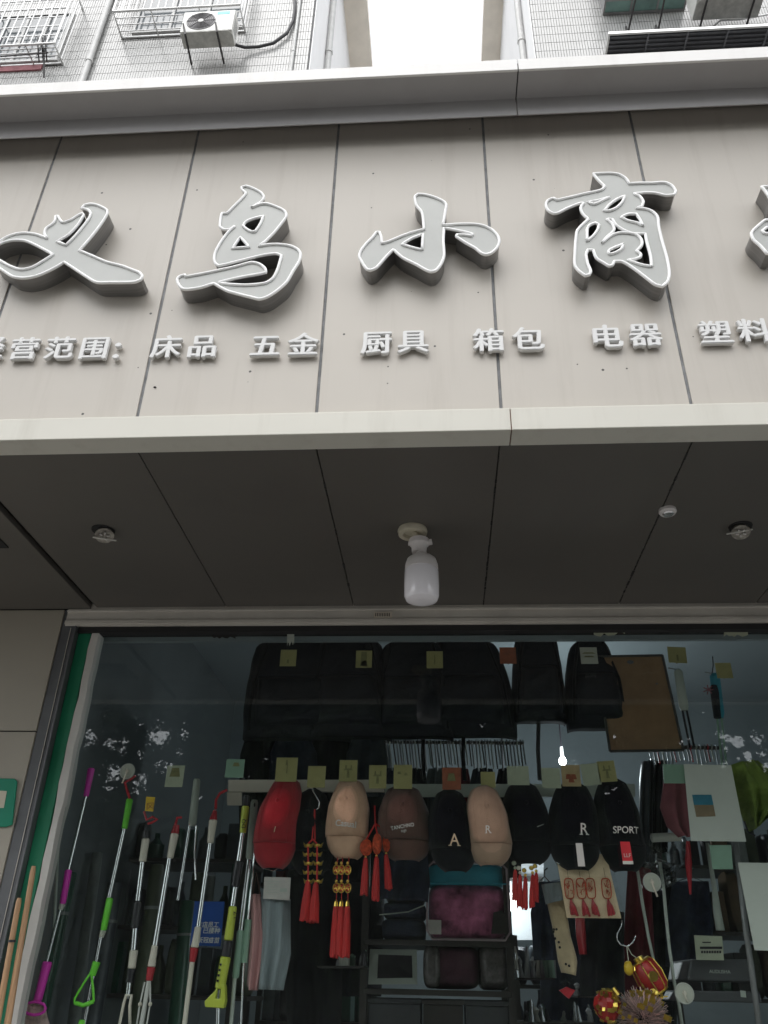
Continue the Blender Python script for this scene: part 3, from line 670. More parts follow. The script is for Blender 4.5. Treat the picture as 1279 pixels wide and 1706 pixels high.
def big_letter(label, org, sc, outer, holes, off=(0, 0)):
    loops = []
    for lp in [outer] + holes:
        pts = []
        for x, y in lp:
            w = P(org[0]+(x+off[0])/sc, org[1]+(y+off[1])/sc, YF); pts.append(Vector((w[0], w[2])))
        loops.append(smooth_outline(pts))
    xs = [p[0] for p in loops[0]]; zs = [p[1] for p in loops[0]]
    t = thing('sign_letter', label, 'sign letter', ((min(xs)+max(xs))/2, Y1, min(zs)), 'large raised letters of the shop sign')
    vv, ff = fill_curve(loops, 'BOTH', .0025)
    obj('letter_face', MB().add([V(p.x, YF+.0035-p.z, p.y) for p in vv], ff), M['face'], t)
    mb = MB()
    for lp in loops:
        n = len(lp); a = [V(p[0], YF+.001, p[1]) for p in lp]; b = [V(p[0], Y1-.0005, p[1]) for p in lp]
        mb.add(a+b, [(i, (i+1) % n, n+(i+1) % n, n+i) for i in range(n)])
    obj('side_return', mb, M['steel'], t, smooth=True)
    mb = MB()
    for lp in loops: mb.tube([V(p[0], YF, p[1]) for p in lp], .0043, 6, closed=True)
    obj('edge_trim', mb, M['edge'], t, smooth='all')
    return t
big_letter('large raised sign letter like a crossed ribbon, cut by the left picture edge', (0, 320), 4.919,
  [(668,135),(690,108),(745,98),(800,108),(850,130),(880,155),(870,195),(800,300),(720,400),(650,478),(760,525),(880,575),(1000,605),(1090,640),(1140,660),(1165,690),(1150,720),(1100,738),(1000,742),(900,742),(790,740),(700,690),(610,630),(525,575),(450,620),(370,660),(290,690),(200,705),(110,695),(40,655),(-20,612),(-60,570),(-50,545),(0,562),(80,607),(170,634),(260,617),(350,567),(435,512),(300,440),(205,400),(110,395),(45,408),(0,425),(-50,462),(-75,450),(-40,425),(0,400),(60,365),(120,345),(200,335),(290,345),(388,380),(365,345),(375,300),(430,260),(450,235),(455,198),(475,198),(500,240),(520,250),(580,228),(630,195),(670,174),(686,188),(640,265),(560,350),(465,406),(540,435),(620,355),(720,230),(742,180),(728,152),(700,140)], [])
big_letter('large raised sign letter shaped like a bird, second from the left', (280, 290), 5.329,
  [(650,120),(690,108),(760,130),(830,170),(850,210),(820,250),(740,298),(800,272),(870,262),(960,290),(1030,325),(1050,370),(1020,420),(940,520),(860,600),(805,640),(900,625),(1000,625),(1090,640),(1150,670),(1175,710),(1165,770),(1110,860),(1050,960),(960,1040),(880,1090),(810,1110),(740,1095),(620,1065),(530,1040),(470,1010),(415,978),(400,972),(300,1005),(200,1022),(130,1020),(90,975),(80,935),(105,908),(150,895),(152,912),(300,885),(430,858),(560,830),(640,810),(740,785),(810,800),(860,840),(868,875),(800,890),(680,910),(560,935),(450,962),(480,972),(560,980),(680,986),(800,978),(870,965),(930,925),(970,850),(1000,750),(1005,725),(960,708),(860,718),(740,745),(600,780),(500,805),(450,815),(420,795),(408,750),(420,690),(470,600),(530,520),(590,462),(550,490),(500,495),(462,470),(460,440),(470,370),(480,348),(520,350),(600,270),(670,200),(690,170),(655,138)],
  [[(665,460),(690,425),(760,395),(845,375),(820,440),(775,510),(740,512),(690,485)], [(570,660),(640,560),(720,650)]])
big_letter('large raised sign letter of one upright and two wing strokes, in the middle', (580, 310), 4.919,
  [(545,90),(570,68),(620,70),(700,90),(770,120),(802,150),(795,210),(775,320),(900,312),(1030,312),(1110,325),(1180,360),(1225,410),(1238,455),(1215,510),(1170,550),(1130,562),(1090,550),(1040,510),(960,465),(885,415),(890,400),(950,400),(1010,410),(1020,395),(960,378),(860,358),(785,345),(778,450),(785,570),(760,640),(720,690),(680,702),(640,690),(560,645),(450,590),(400,550),(370,520),(310,580),(230,670),(180,692),(150,680),(110,620),(90,580),(95,550),(110,520),(150,470),(200,420),(230,378),(255,378),(270,420),(275,470),(330,455),(450,405),(540,375),(620,355),(612,260),(600,210),(560,160)],
  [[(440,478),(520,430),(612,395),(605,520),(580,518),(510,500)]])
big_letter('large raised sign letter with a hat stroke and boxed legs, right of the middle', (890, 270), 5.116,
  [(500,100),(640,95),(720,105),(780,140),(810,185),(900,180),(1000,180),(1110,175),(1170,200),(1205,250),(1190,280),(1120,285),(1030,265),(950,262),(850,270),(900,295),(928,340),(915,380),(870,392),(950,400),(1010,425),(1050,470),(1060,550),(1090,680),(1130,820),(1150,950),(1135,1020),(1090,1062),(1030,1045),(950,985),(850,910),(750,850),(680,848),(665,880),(635,888),(590,860),(530,820),(500,750),(455,750),(440,790),(455,870),(480,930),(470,960),(435,970),(380,930),(345,880),(345,780),(360,600),(385,560),(460,488),(410,440),(395,390),(420,350),(380,355),(280,395),(200,435),(160,438),(115,410),(98,360),(120,325),(165,308),(190,325),(300,300),(450,265),(570,238),(600,210),(540,150)],
  [[(595,415),(640,365),(700,320),(770,290),(750,340),(700,390),(640,415)], [(455,342),(560,322),(640,298),(530,352),(500,360)], [(450,575),(470,540),(520,520),(550,535),(540,575),(500,630),(450,675)],
   [(740,470),(800,445),(870,445),(900,490),(925,545),(880,520),(800,500)],
   [(618,488),(662,488),(700,540),(760,580),(840,610),(945,612),(960,690),(990,800),(1000,890),(930,880),(850,855),(800,835),(860,828),(905,810),(905,785),(870,760),(915,710),(910,660),(870,620),(800,605),(720,605),(660,625),(575,690),(620,640),(665,600),(680,570),(660,525)],
   [(632,770),(642,748),(760,700),(740,742),(690,772),(645,785)]])
t = big_letter('large raised sign letter of three boxes, cut by the right picture edge', (1200, 290), 8.975,
  [(465,880),(500,830),(620,725),(680,690),(800,700),(900,720),(930,800),(880,1000),(780,1200),(690,1185),(600,1080),(500,990),(470,930)],
  [[(625,850),(690,800),(760,820),(775,860),(700,892),(650,880)]])
def extra_box(t, pts, hole):
    lps = []
    for lp in (pts, hole):
        q = [P(1200+x/8.975, 290+y/8.975, YF) for x, y in lp]; lps.append(smooth_outline([Vector((w[0], w[2])) for w in q]))
    vv, ff = fill_curve(lps, 'BOTH', .0025); obj('letter_face', MB().add([V(p.x, YF+.0035-p.z, p.y) for p in vv], ff), M['face'], t)
    mb = MB()
    for lp in lps:
        n = len(lp); a = [V(p[0], YF+.001, p[1]) for p in lp]; b = [V(p[0], Y1-.0005, p[1]) for p in lp]; mb.add(a+b, [(i, (i+1) % n, n+(i+1) % n, n+i) for i in range(n)])
    obj('side_return', mb, M['steel'], t, smooth=True)
    mb = MB()
    for lp in lps: mb.tube([V(p[0], YF, p[1]) for p in lp], .0043, 6, closed=True)
    obj('edge_trim', mb, M['edge'], t, smooth='all')
extra_box(t, [(615,190),(760,188),(1000,190),(1120,230),(1140,340),(1040,480),(850,520),(770,470),(740,370),(690,288)], [(830,280),(980,265),(960,370),(850,400)])
extra_box(t, [(1010,720),(1130,660),(1300,670),(1350,760),(1300,980),(1200,1180),(1100,1140),(1030,980)], [(1120,800),(1210,780),(1180,880),(1130,890)])

# ------------------------------------------------------------------ the row of small raised characters
SMALL = [('经', 0-17, 583, 'small raised character half cut off at the left picture edge'), ('营', 40, 585, 'small raised character under the crossed ribbon letter, leftmost whole one'),
         ('范', 99, 584, 'small raised character between the leftmost one and the boxed one'), ('围', 157, 584, 'small raised boxed character just left of the colon'),
         ('：', 208, 586, 'small raised colon of two square dots'), ('床', 277, 582, 'small raised character right of the colon, on a panel joint'),
         ('品', 337, 581, 'small raised character of three little boxes'), ('五', 442, 580, 'small raised character of angular bars under the bird letter'),
         ('金', 505, 578, 'small raised roofed character touching the joint below the bird letter'), ('厨', 627, 575, 'small raised character under the middle letter, first of its pair'),
         ('具', 688, 573, 'small raised ladder shaped character with two feet'), ('箱', 814, 571, 'small raised character crossed by the joint right of the middle'),
         ('包', 880, 569, 'small raised hooked character right of the middle joint'), ('电', 1010, 565, 'small raised character with a curled tail'),
         ('器', 1075, 562, 'small raised character of four little boxes'), ('塑', 1192, 558, 'small raised character near the right edge standing on a long bar'),
         ('料', 1257, 555, 'small raised character at the right picture edge')]
for ch, px, py, lab in SMALL:
    c = P(px, py, Y1-.0105)
    mb = MB()
    for i, (dx, dz) in enumerate(((0, 0), (.0023, 0), (-.0023, 0), (0, .0019), (0, -.0019))):   # heavier strokes
        q = text_mb(ch, .080, c+V(dx, .0003*i, dz), extrude=.0050, wx=1.02); mb.add(q.v, q.f)
    o = obj('sign_character', mb, M['white_letter'])
    tag(o, lab, 'sign character', 'small raised characters below the sign letters')

# ------------------------------------------------------------------ goods in the window
YK = YG + .012          # hook cards stuck on the inside of the glass
YH = YG + .075          # caps and charms
def quad(pts, Y, th=.002):
    return MB().prism([P(x, y, Y) for x, y in pts], (0, th, 0))
def hook_card(label, px, py, w, h, m='card', hook=True, rot=0.0, stripe=None, big=None):
    t = thing('hook_card', label, 'adhesive hook', P(px, py+h/2, YK), 'adhesive hook cards on the window')
    k = mpp(px, py, YK); c = P(px, py, YK); u = V(math.cos(rot), 0, math.sin(rot))*k; w_ = V(-math.sin(rot), 0, math.cos(rot))*k*1.03
    def q(a, b, y=0): return c + u*a + w_*b + V(0, y, 0)
    obj('card', MB().prism([q(-w/2, -h/2), q(w/2, -h/2), q(w/2, h/2), q(-w/2, h/2)], (0, .0015, 0)), M[m], t, bevel=.0006)
    if stripe:
        mb = MB()
        for a, b, s1, s2 in stripe: mb.prism([q(a-s1, b-s2, -.0012), q(a+s1, b-s2, -.0012), q(a+s1*.6, b+s2, -.0012), q(a-s1*.7, b+s2, -.0012)], (0, .0008, 0))
        obj('printed_mark', mb, M['print_dark'] if m != 'card_tan' else M['card_red'], t)
    if hook:
        hk = [q(0, -h*.05, .002), q(0, -h*.28, .006), q(.6, -h*.42, .016), q(1.2, -h*.36, .026), q(1.2, -h*.22, .03)]
        obj('hook', MB().tube(hk, .0016, 6), M['chrome'], t, smooth='all')
    return t
s1 = [(0, -5, 3, 4), (1, 1, 1.2, 6)]
s2 = [(0, 2, 8, 1.3), (0, -5, 2.5, 6), (-4, 6, 1.5, 3), (5, 6, 1.5, 3)]
hook_card('yellow hook card at the top of the glass, leftmost of the upper three', 480, 1096, 27, 28, stripe=[(0, -6, 2, 3)])
hook_card('yellow hook card with a dark motif, middle of the three at the glass top', 606, 1098, 27, 29, stripe=[(0, 0, 6, 12), (0, -8, 6, 4)])
hook_card('yellow hook card at the top of the glass, right of the upper three', 724, 1099, 27, 29, stripe=[(0, 0, 1, 8)])
hook_card('red brown hook card at the top of the glass before the gap between bags', 846, 1092, 27, 28, 'card_red')
hook_card('clear grey hook card over the strap of the bag next to the brown board', 981, 1092, 28, 28, 'clear', stripe=[(0, 4, 11, 1), (0, -2, 9, 1)])
hook_card('dull yellow hook card right of the brown board', 1128, 1091, 30, 27, stripe=[(0, -5, 2, 5)], rot=-.05)
hook_card('faint yellow hook card right of the hanging blue and green brush', 1206, 1117, 26, 26)
hook_card('greenish hook card left of the red cap, above the white rail corner', 391, 1280, 31, 29, 'mint', hook=False, stripe=[(2, 6, 6, 3)])
hook_card('tall yellow hook card directly above the red cap', 477, 1282, 36, 38, stripe=[(0, 11, 2, 4), (1, 2, .8, 8)])
hook_card('yellow hook card with the S shaped hook over the gold charms', 527, 1294, 30, 34)
hook_card('yellow hook card above the beige cap', 580, 1284, 30, 34, stripe=s2)
hook_card('yellow hook card with a dark plant print over the three red knots', 629, 1294, 29, 37, stripe=s2)
hook_card('yellow hook card directly above the dark brown cap', 671, 1294, 31, 38, stripe=[(-6, 6, 3, 2), (5, 4, 3, 2)])
hook_card('reddish hook card directly above the black cap with the letter A', 752, 1297, 31, 35, 'card_red', stripe=[(0, 2, 7, 6)])
hook_card('small dull yellow hook card above the taupe cap', 813, 1299, 24, 25)
hook_card('pale greenish hook card above the plain black cap', 863, 1292, 36, 30, 'card_pale')
hook_card('pale grey hook card left of the card with the heart', 918, 1296, 31, 32, 'card_pale', hook=False)
hook_card('tan hook card with a brown heart above the black cap with R', 951, 1292, 31, 34, 'card_tan', stripe=[(-4, -2, 5, 4), (4, -2, 5, 4), (0, -8, 5, 3)])
hook_card('pale hook card leaning right of the heart card', 984, 1290, 30, 34, 'card_pale', hook=False, rot=.09)
hook_card('yellow hook card with a dark flower directly above the SPORT cap', 1011, 1285, 29, 33, stripe=s2, rot=.07)
hook_card('dull green hook card between the white ladle hook and the long poles', 291, 1293, 30, 34, 'card_pale', stripe=[(0, 6, 9, 7)])

# caps -------------------------------------------------------------
def cap(name_label, px, pt, pb, w, m, txt=None, tm='thread', tpos=.62, tsize=14, tag_m=None, lean=0.0, taglab=None, ty=0.0, tdx=0, strap=True, dy=0.0, shear=.2, trot=0.0, t2=None):
    Y = YH + dy
    top, bot = P(px, pt, Y), P(px, pb, Y); k = mpp(px, (pt+pb)/2, Y); H = top[2]-bot[2]; hw = w*k*.535; cx_ = (top[0]+bot[0])/2
    t = thing('baseball_cap', name_label, 'cap', bot, 'caps hanging in the shop window')
    def half(q):    # half width along the length, top (strap) to bottom (visor rim)
        a = max(0.0, (q-.66)/.34); top_ = .46+.54*min(1, q/.36)**.6 if q < .36 else 1.0
        return hw*top_*(.97+.03*math.sin(min(1, q/.66)*1.57))*max(0.02, 1-a**2.8*.82)**.5*(1 if q > .02 else .7)
    ph1 = random.uniform(0, 6.28); ph2 = random.uniform(0, 6.28); ph3 = random.uniform(0, 6.28)
    def cen(q): return cx_ + lean*(q-.5)*H + .0035*math.sin(q*5.2+ph1)
    depth = .085
    def bulge(q): return depth*(math.sin(math.pi*min(1, (q+.06)/.98)**.85)**.7 if q < .95 else .2)
    def crown(u, v):
        q = v*.74; h = half(q)*(1+.022*math.sin(q*8+ph2+2*u)); s = (u*2-1); x = cen(q)+h*s
        seam = .0016*(math.exp(-((s)*26)**2) + math.exp(-((abs(s)-.62)*26)**2))
        return V(x, Y - bulge(q)*max(0.0, 1-abs(s)**2.3)**.55 + seam + .0032*math.sin(q*13+ph3+3.1*s)*math.sin(s*2.2+ph1), top[2]-H*q)
    obj('crown', MB().sheet(crown, 30, 16, .004), M[m], t, smooth='all')
    def visor(u, v):
        q = .715+.285*v; h = half(min(q, .998)) ; s = u*2-1; x = cen(q)+h*.985*s
        arch = .055*(1-s*s)
        return V(x, Y - bulge(.74)*.96*max(0.0, 1-abs(s)**2.3)**.55 + (.030*v*v - .004*v)*(1-.3*s*s) + .0035, top[2]-H*q)
    obj('visor', MB().sheet(visor, 24, 8, .004), M[m], t, smooth='all')
    st = [visor(i/20, .93)+V(0, -.0012, 0) for i in range(2, 19)]; obj('visor_stitch', MB().tube(st, .0008, 4), M[m], t)
    obj('button', MB().ell((cen(.34), Y-bulge(.30)-.004, top[2]-H*.31), .006, .005, .006, 10, 6), M[m], t, smooth='all')
    for s_ in (-.62, .62): obj('seam', MB().tube([crown(.5+s_/2, j/12)+V(0, -.0006, 0) for j in range(1, 13)], .0011, 5), M[m], t, smooth='all')
    for s_ in (-.32, .32):
        e_ = crown(.5+s_/2, .42)+V(0, -.0005, 0); obj('eyelet', MB().tube([e_+V(.0032*math.cos(a*.785), 0, .0032*math.sin(a*.785)) for a in range(8)], .0009, 4, closed=True), M[m], t)
    if strap: obj('back_strap', MB().tube([V(cen(.04)-.02, Y+.004, top[2]-H*.05), V(cen(0), Y+.02, top[2]+.012), V(cen(.04)+.02, Y+.004, top[2]-H*.05)], .006, 6), M[m], t)
    def surf(x, z):
        q = min(.995, max(0, (top[2]-z)/H)); h = max(.001, half(min(q, .74))); s = max(-.98, min(.98, (x-cen(q))/h))
        return Y - bulge(min(q, .74))*(1-abs(s)**2.3)**.55 - (.004 if q > .715 else 0) + .0032*math.sin(q*13+ph3+3.1*s)*math.sin(s*2.2+ph1) - .0008
    if txt:
        c = V(cen(tpos)+tdx*k, Y-.08, top[2]-H*tpos)
        obj('lettering', text_mb(txt, tsize*k, c, extrude=.0006, surf=surf, xdir=(math.cos(trot), 0, math.sin(trot)), udir=(-math.sin(trot), 0, math.cos(trot)), offset=.0002), M[tm], t)
        if txt in 'AR':      # slab serifs at the letter feet
            sb = MB(); e = tsize*k
            for sx_ in ((-.31, .31) if txt == 'A' else (-.20, .27)):
                pts = [c+V(sx_*e-.12*e, 0, -.36*e), c+V(sx_*e+.12*e, 0, -.36*e), c+V(sx_*e+.12*e, 0, -.31*e), c+V(sx_*e-.12*e, 0, -.31*e)]
                for p_ in pts: p_.y = surf(p_.x, p_.z)-.0016
                sb.prism(pts, (0, .0012, 0))
            obj('lettering', sb, M[tm], t)
        if t2: obj('lettering', text_mb(t2, tsize*k*.72, c+V(.004, 0, -tsize*k*.8), extrude=.0006, surf=surf, xdir=(math.cos(trot), 0, math.sin(trot)), udir=(-math.sin(trot), 0, math.cos(trot))), M[tm], t)
    if tag_m:
        tc_, tw, th_, tcol = tag_m
        a = P(px+tc_[0], tc_[1], Y-.094)
        tg = obj('swing_tag', MB().prism([a+V(-tw*k/2, 0, -th_*k/2), a+V(tw*k/2, 0, -th_*k/2), a+V(tw*k/2*.94-.002, -.003, th_*k/2), a+V(-tw*k/2*.94-.002, -.003, th_*k/2)], (0, .001, 0)), M[tcol], t)
        if tcol == 'tagred':
            obj('printed_mark', MB().box(a[0]-tw*k/2, a[0]+tw*k/2, a[1]-.0006-.001, a[1]-.0004, a[2]-th_*k/2, a[2]-th_*k*.36), M['paper'], tg)
            obj('printed_mark', text_mb('LLF', 8*k, a+V(0, -.0034, -th_*k*.12), extrude=.0003), M['paper'], tg)
    return t
cap('dark plain cap hanging behind the gold ingot charms', 519, 1318, 1458, 68, 'black', dy=.045)
cap('red cap hanging beside the pale green mop pole', 465, 1297, 1447, 68, 'red_cloth', '/', 'tan_thread', .62, 11, lean=-.10, tdx=4)
cap('light beige cap with small thread lettering between two red charm bunches', 580, 1300, 1431, 66, 'beige_cloth', 'Casual', 'thread', .615, 13, trot=-.08, tdx=2)
cap('dark brown cap with two lines of pale lettering', 673, 1311, 1434, 82, 'brown_cloth', 'TANCHNO', 'thread', .60, 7.6, lean=.07, trot=.16, t2='high', tdx=0)
cap('black cap with a cream letter A above the quilt bag', 752, 1318, 1452, 70, 'black', 'A', 'tan_thread', .66, 23, lean=.06, tdx=4, dy=-.012)
cap('taupe cap with a pale letter R overlapping the cap with A', 812, 1312, 1442, 68, 'taupe_cloth', 'R', 'thread', .60, 15, lean=.05, tdx=-4, dy=-.03)
cap('plain black cap with a short grey dash above red tassels', 876, 1306, 1440, 74, 'black', '—', 'greyp', .57, 12, lean=.02, tdx=18, trot=.4)
cap('black cap with a white letter R and a white tag', 956, 1306, 1450, 78, 'black', 'R', 'thread', .58, 22, tag_m=((11, 1424), 11, 34, 'white'), tdx=11, shear=.3, dy=-.006)
cap('black cap lettered SPORT with a red tag', 1030, 1301, 1452, 72, 'black', 'SPORT', 'thread', .60, 14, tag_m=((14, 1421), 16, 33, 'tagred'), lean=.04, tdx=3, dy=-.003)
# white rail behind the caps
rb = MB(); Yr = YH+.12
def rect(mb, x0, y0, x1, y1, Y, th=.012):
    mb.prism([P(x0, y1, Y), P(x1, y1, Y), P(x1, y0, Y), P(x0, y0, Y)], (0, th, 0))
rail = thing('display_rail', 'pale display rail running behind the caps with one corner post', 'rail', P(700, 1340, Yr))
rb = MB(); rect(rb, 380, 1299, 640, 1319, Yr); obj('rail_board', rb, M['cream'], rail, bevel=.001)
rb = MB(); rect(rb, 378, 1320, 402, 1341, Yr); obj('corner_post', rb, M['cream'], rail, bevel=.001)
rb = MB(); rect(rb, 641, 1306, 1058, 1327, Yr+.004); obj('rail_board', rb, M['greyp'], rail, bevel=.001)
obj('support_rod', MB().tube([P(380, 1305, Yr+.02), P(1000, 1322, Yr+.02)], .004, 6), M['shelf'], rail)

# tassel charms ------------------------------------------------------
def skirt(mb, a, b, r0, r1, n=14):      # a silk tassel: fluted, flaring, ragged hem
    a = Vector(a); b = Vector(b); rnd = random.Random(int(a[0]*9999))
    for j in range(n):
        an = 2*math.pi*j/n; d = V(math.cos(an), math.sin(an), 0); e = rnd.uniform(-.006, .004)
        mb.tube([a+d*r0*.4, a+d*r0+V(0,0,-.006), (a+b)/2+d*(r0+r1)/2, b+d*r1+V(0,0,e)], [r0*.35, r0*.42, r1*.42, r1*.36], 5)
    mb.lathe(a, b, [(0, r0*.5), (.1, r0), (1, r1*.8)], 10)
def hook_S(t, pts, Y):
    obj('hook', MB().tube([P(x, y, Y) for x, y in pts], .0018, 6), M['chrome'], t, smooth='all')
Yc = YH-.035
t = thing('tassel_charm', 'red tassel charm with rows of small gold ingots hung on an S hook', 'charm', P(517, 1535, Yc), 'red tassel charms')
hook_S(t, [(522, 1310), (521, 1318), (526, 1326), (532, 1337), (531, 1346), (526, 1349)], Yc)
for x in (519.5, 524.5): obj('cord', MB().tube([P(524, 1348, Yc), P(x, 1400, Yc)], .0022, 6), M['tassel'], t)
k = mpp(520, 1440, Yc)
for r_ in range(5):
    for x in (513, 529):
        c = P(x+(-1 if r_ % 2 else .5), 1408+r_*15, Yc+.004*(r_ % 2)); mb = MB()
        mb.ell(c, 4.2*k, 3*k, 2.6*k, 10, 6)
        for sg in (-1, 1): mb.prism([c+V(sg*1.5*k, -.002, -1*k), c+V(sg*8.5*k, -.002, 4*k), c+V(sg*6.5*k, -.002, -3.2*k), c+V(sg*2*k, -.002, -4*k)], (0, .006, 0))
        obj('gold_ingot', mb, M['brass'], t)
for x in (513, 528): obj('cord', MB().tube([P(521, 1398, Yc), P(x, 1406, Yc), P(x, 1470, Yc)], .003, 6), M['tassel'], t)
mb = MB(); skirt(mb, P(513, 1466, Yc), P(507, 1534, Yc), 3*k, 6.5*k); skirt(mb, P(526, 1470, Yc), P(522, 1536, Yc), 3*k, 6.5*k); obj('tassel', mb, M['tassel'], t)

t = thing('tassel_charm', 'three strand red tassel charm with round gold medallions below the beige cap', 'charm', P(568, 1595, Yc), 'red tassel charms')
for x in (560, 568.5, 579):
    obj('cord', MB().tube([P(x+2, 1428, Yc), P(x, 1506, Yc)], .0014, 5), M['tassel'], t)
    for y in (1449, 1479):
        c = P(x, y, Yc); mb = MB(); mb.tube([c+V(math.cos(a*.5236)*5.2*k, 0, math.sin(a*.5236)*7*k) for a in range(12)], .0022, 6, closed=True)
        for a in range(4): mb.tube([c+V(math.cos(a*1.57+.5)*4*k, -.001, math.sin(a*1.57+.5)*5*k), c+V(-math.sin(a)*1*k, -.001, 0)], .0013, 5)
        md = obj('medallion', mb, M['brass'], t); obj('red_core', MB().lathe(c+V(0, -.001, 0), c+V(0, .002, 0), [(0, 4.6*k), (1, 4.6*k)], 12), M['knot'], md)
        obj('gold_bead', MB().ell(P(x, y-11, Yc), 2.6*k, 2.6*k, 2.6*k, 8, 6), M['brass'], t)
    obj('gold_cap', MB().lathe(P(x, 1499, Yc), P(x-.5, 1510, Yc), [(0, 1.2*k), (.3, 3*k), (1, 3.8*k)], 10), M['brass'], t)
    mb = MB(); skirt(mb, P(x-.5, 1508, Yc), P(x-4, 1593, Yc), 3.2*k, 5.4*k); obj('tassel', mb, M['tassel'], t)

t = thing('tassel_charm', 'bunch of three round red knots with tassels left of the brown cap', 'charm', P(626, 1500, Yc), 'red tassel charms')
for (x, y, rx, ry, yb, xb, dy_) in ((610, 1412, 11, 13, 1490, 607, -.006), (628, 1406, 8, 17, 1499, 626, -.014), (644, 1402, 7, 17, 1480, 648, .004)):
    obj('cord', MB().tube([P(624, 1342, Yc), P(625, 1372, Yc), P(x, y-ry, Yc+dy_)], .0026, 6), M['tassel'], t)
    c = P(x, y, Yc+dy_); mb = MB().ell(c, rx*k, .006, ry*k, 16, 10)
    for a in range(9): mb.tube([c+V(math.cos(an)*rx*k*.8, -.005, math.sin(an)*ry*k*.8) for an in (a*.7, a*.7+1.3, a*.7+2.6)], .0014, 5)
    obj('knot', mb, M['knot'], t)
    obj('gold_bead', MB().ell(P(x-1, y+ry+3, Yc+dy_), 2*k, 2*k, 2*k, 8, 6), M['brass'], t)
    mb = MB(); skirt(mb, P(x-1, y+ry+4, Yc+dy_), P(xb-1, yb, Yc+dy_), 2.6*k, 5*k, 10); obj('tassel', mb, M['tassel'], t)

t = thing('tassel_charm', 'short red tassels with yellow beads below the plain black cap', 'charm', P(873, 1513, Yc+.02), 'red tassel charms')
for (x, yt, yb, bead) in ((857, 1438, 1500, 'card_pale'), (865, 1446, 1510, 'cream'), (874, 1450, 1513, 'brass'), (886, 1446, 1511, 'brass'), (892, 1443, 1500, 'brass')):
    obj('bead', MB().ell(P(x-1, yt, Yc+.02), 4*k, 4*k, 3.6*k, 10, 6), M[bead], t); obj('bead', MB().ell(P(x+1, yt+8, Yc+.02), 2.6*k, 2.6*k, 2.6*k, 8, 6), M[bead], t)
    mb = MB(); skirt(mb, P(x+1, yt+11, Yc+.02), P(x, yb, Yc+.02), 2.2*k, 3.8*k, 9); obj('tassel', mb, M['tassel'], t)

# charm pack on kraft card
Yb = YH+.0
t = thing('charm_pack', 'clear pack of four red gold charms on a tan card under the cap with R', 'charm pack', P(985, 1530, Yb))
obj('backing_card', quad([(944, 1529), (1035, 1530), (1010, 1424), (924, 1412)], Yb, .002), M['kraft'], t)
for x in (948, 968, 984, 1010):
    c = P(x, 1480, Yb-.004); w_ = 7.2*k; h_ = 15*k; mb = MB()
    pts = [c+V(math.copysign(abs(math.cos(a))**.5, math.cos(a))*w_, 0, math.copysign(abs(math.sin(a))**.6, math.sin(a))*h_) for a in [i*.3927 for i in range(16)]]
    mb.tube(pts, .0016, 5, closed=True)
    rnd = random.Random(x)
    for q in range(9): a = V(rnd.uniform(-.7, .7)*w_, 0, rnd.uniform(-.8, .8)*h_); mb.tube([c+a, c+a+V(rnd.uniform(-.5, .5)*w_, -.001, rnd.uniform(-.4, .4)*h_), c+a*.3], .0012, 4)
    obj('red_charm', mb, M['knot'], t)
    obj('charm_cord', MB().tube([c+V(0, 0, h_), c+V(-.002, 0, h_+16*k)], .0007, 4), M['brown_cloth'], t)
    mb = MB(); skirt(mb, P(x+3, 1498, Yb-.004), P(x+9, 1524, Yb-.004), 1.6*k, 5*k, 7); obj('charm_tassel', mb, M['redp'], t)
rnd = random.Random(9); mb = MB()
mb.sheet(lambda u, v: P(920+u*(92+8*v)+v*24, 1408+v*124, Yb-.012) + V(0, rnd.uniform(-.0012, .0012), 0), 10, 12, .0004)
obj('clear_wrap', mb, M['film'], t)

# mops and poles ---------------------------------------------------------
def pole_thing(name, label, cat, segs, Y, group, r_pole=2.6, loc=None):
    """segs: list of (part name, (x,y) start, (x,y) end, radius px, material, depth offset)"""
    last = segs[-1][2]; t = thing(name, label, cat, P(last[0], last[1], Y), group)
    for nm, a, b, r, m in segs:
        kk = mpp(a[0], a[1], Y); A, B = P(*a, Y), P(*b, Y); r0, r1 = (r if isinstance(r, tuple) else (r, r))
        if nm == 'pole': r0 *= 1.14; r1 *= 1.14
        if nm == 'pole': obj(nm, MB().tube([A, B], [r0*kk, r1*kk], 10), M[m], t, smooth=True)
        else: obj(nm, MB().lathe(A, B, [(0, r0*.75*kk), (.04, r0*kk), (.5, (r0+r1)*.49*kk), (.96, r1*kk), (1, r1*.75*kk)], 14), M[m], t, smooth=True)
    return t
def loop(t, nm, pts, Y, r, m, closed=True):
    obj(nm, MB().tube([P(x, y, Y) for x, y in pts], r*mpp(pts[0][0], pts[0][1], Y), 7, closed=closed), M[m], t, smooth='all')
GM = 'mops standing in the shop window'
YM = YG+.085
t = pole_thing('mop', 'magenta gripped mop with a magenta frame, leftmost behind the glass', 'mop',
   [('grip', (152, 1280), (143, 1327), (6, 4.5), 'magenta'), ('pole', (143, 1326), (113, 1452), 2.6, 'chrome'), ('grip', (114, 1449), (104, 1506), (5.8, 5), 'magenta'), ('clear_sleeve', (104, 1506), (100, 1516), (5, 4), 'clear'),
    ('pole', (100, 1515), (77, 1604), 2.8, 'chrome'), ('bracket', (79, 1602), (62, 1668), (8, 7), 'magenta')], YM, GM)
loop(t, 'frame_ring', [(57+19*math.cos(a*.5236), 1680+11*math.sin(a*.5236)) for a in range(12)], YM-.01, 2.4, 'magenta')
mb = MB(); rnd = random.Random(4)
for q in range(60): x = 57+rnd.uniform(-16, 16); mb.tube([P(x, 1675+rnd.uniform(-6, 6), YM), P(x+rnd.uniform(-8, 8), 1700, YM+.01), P(x+rnd.uniform(-16, 16), 1730, YM+.015)], .003, 4)
obj('mop_strands', mb, M['pompom'], t)
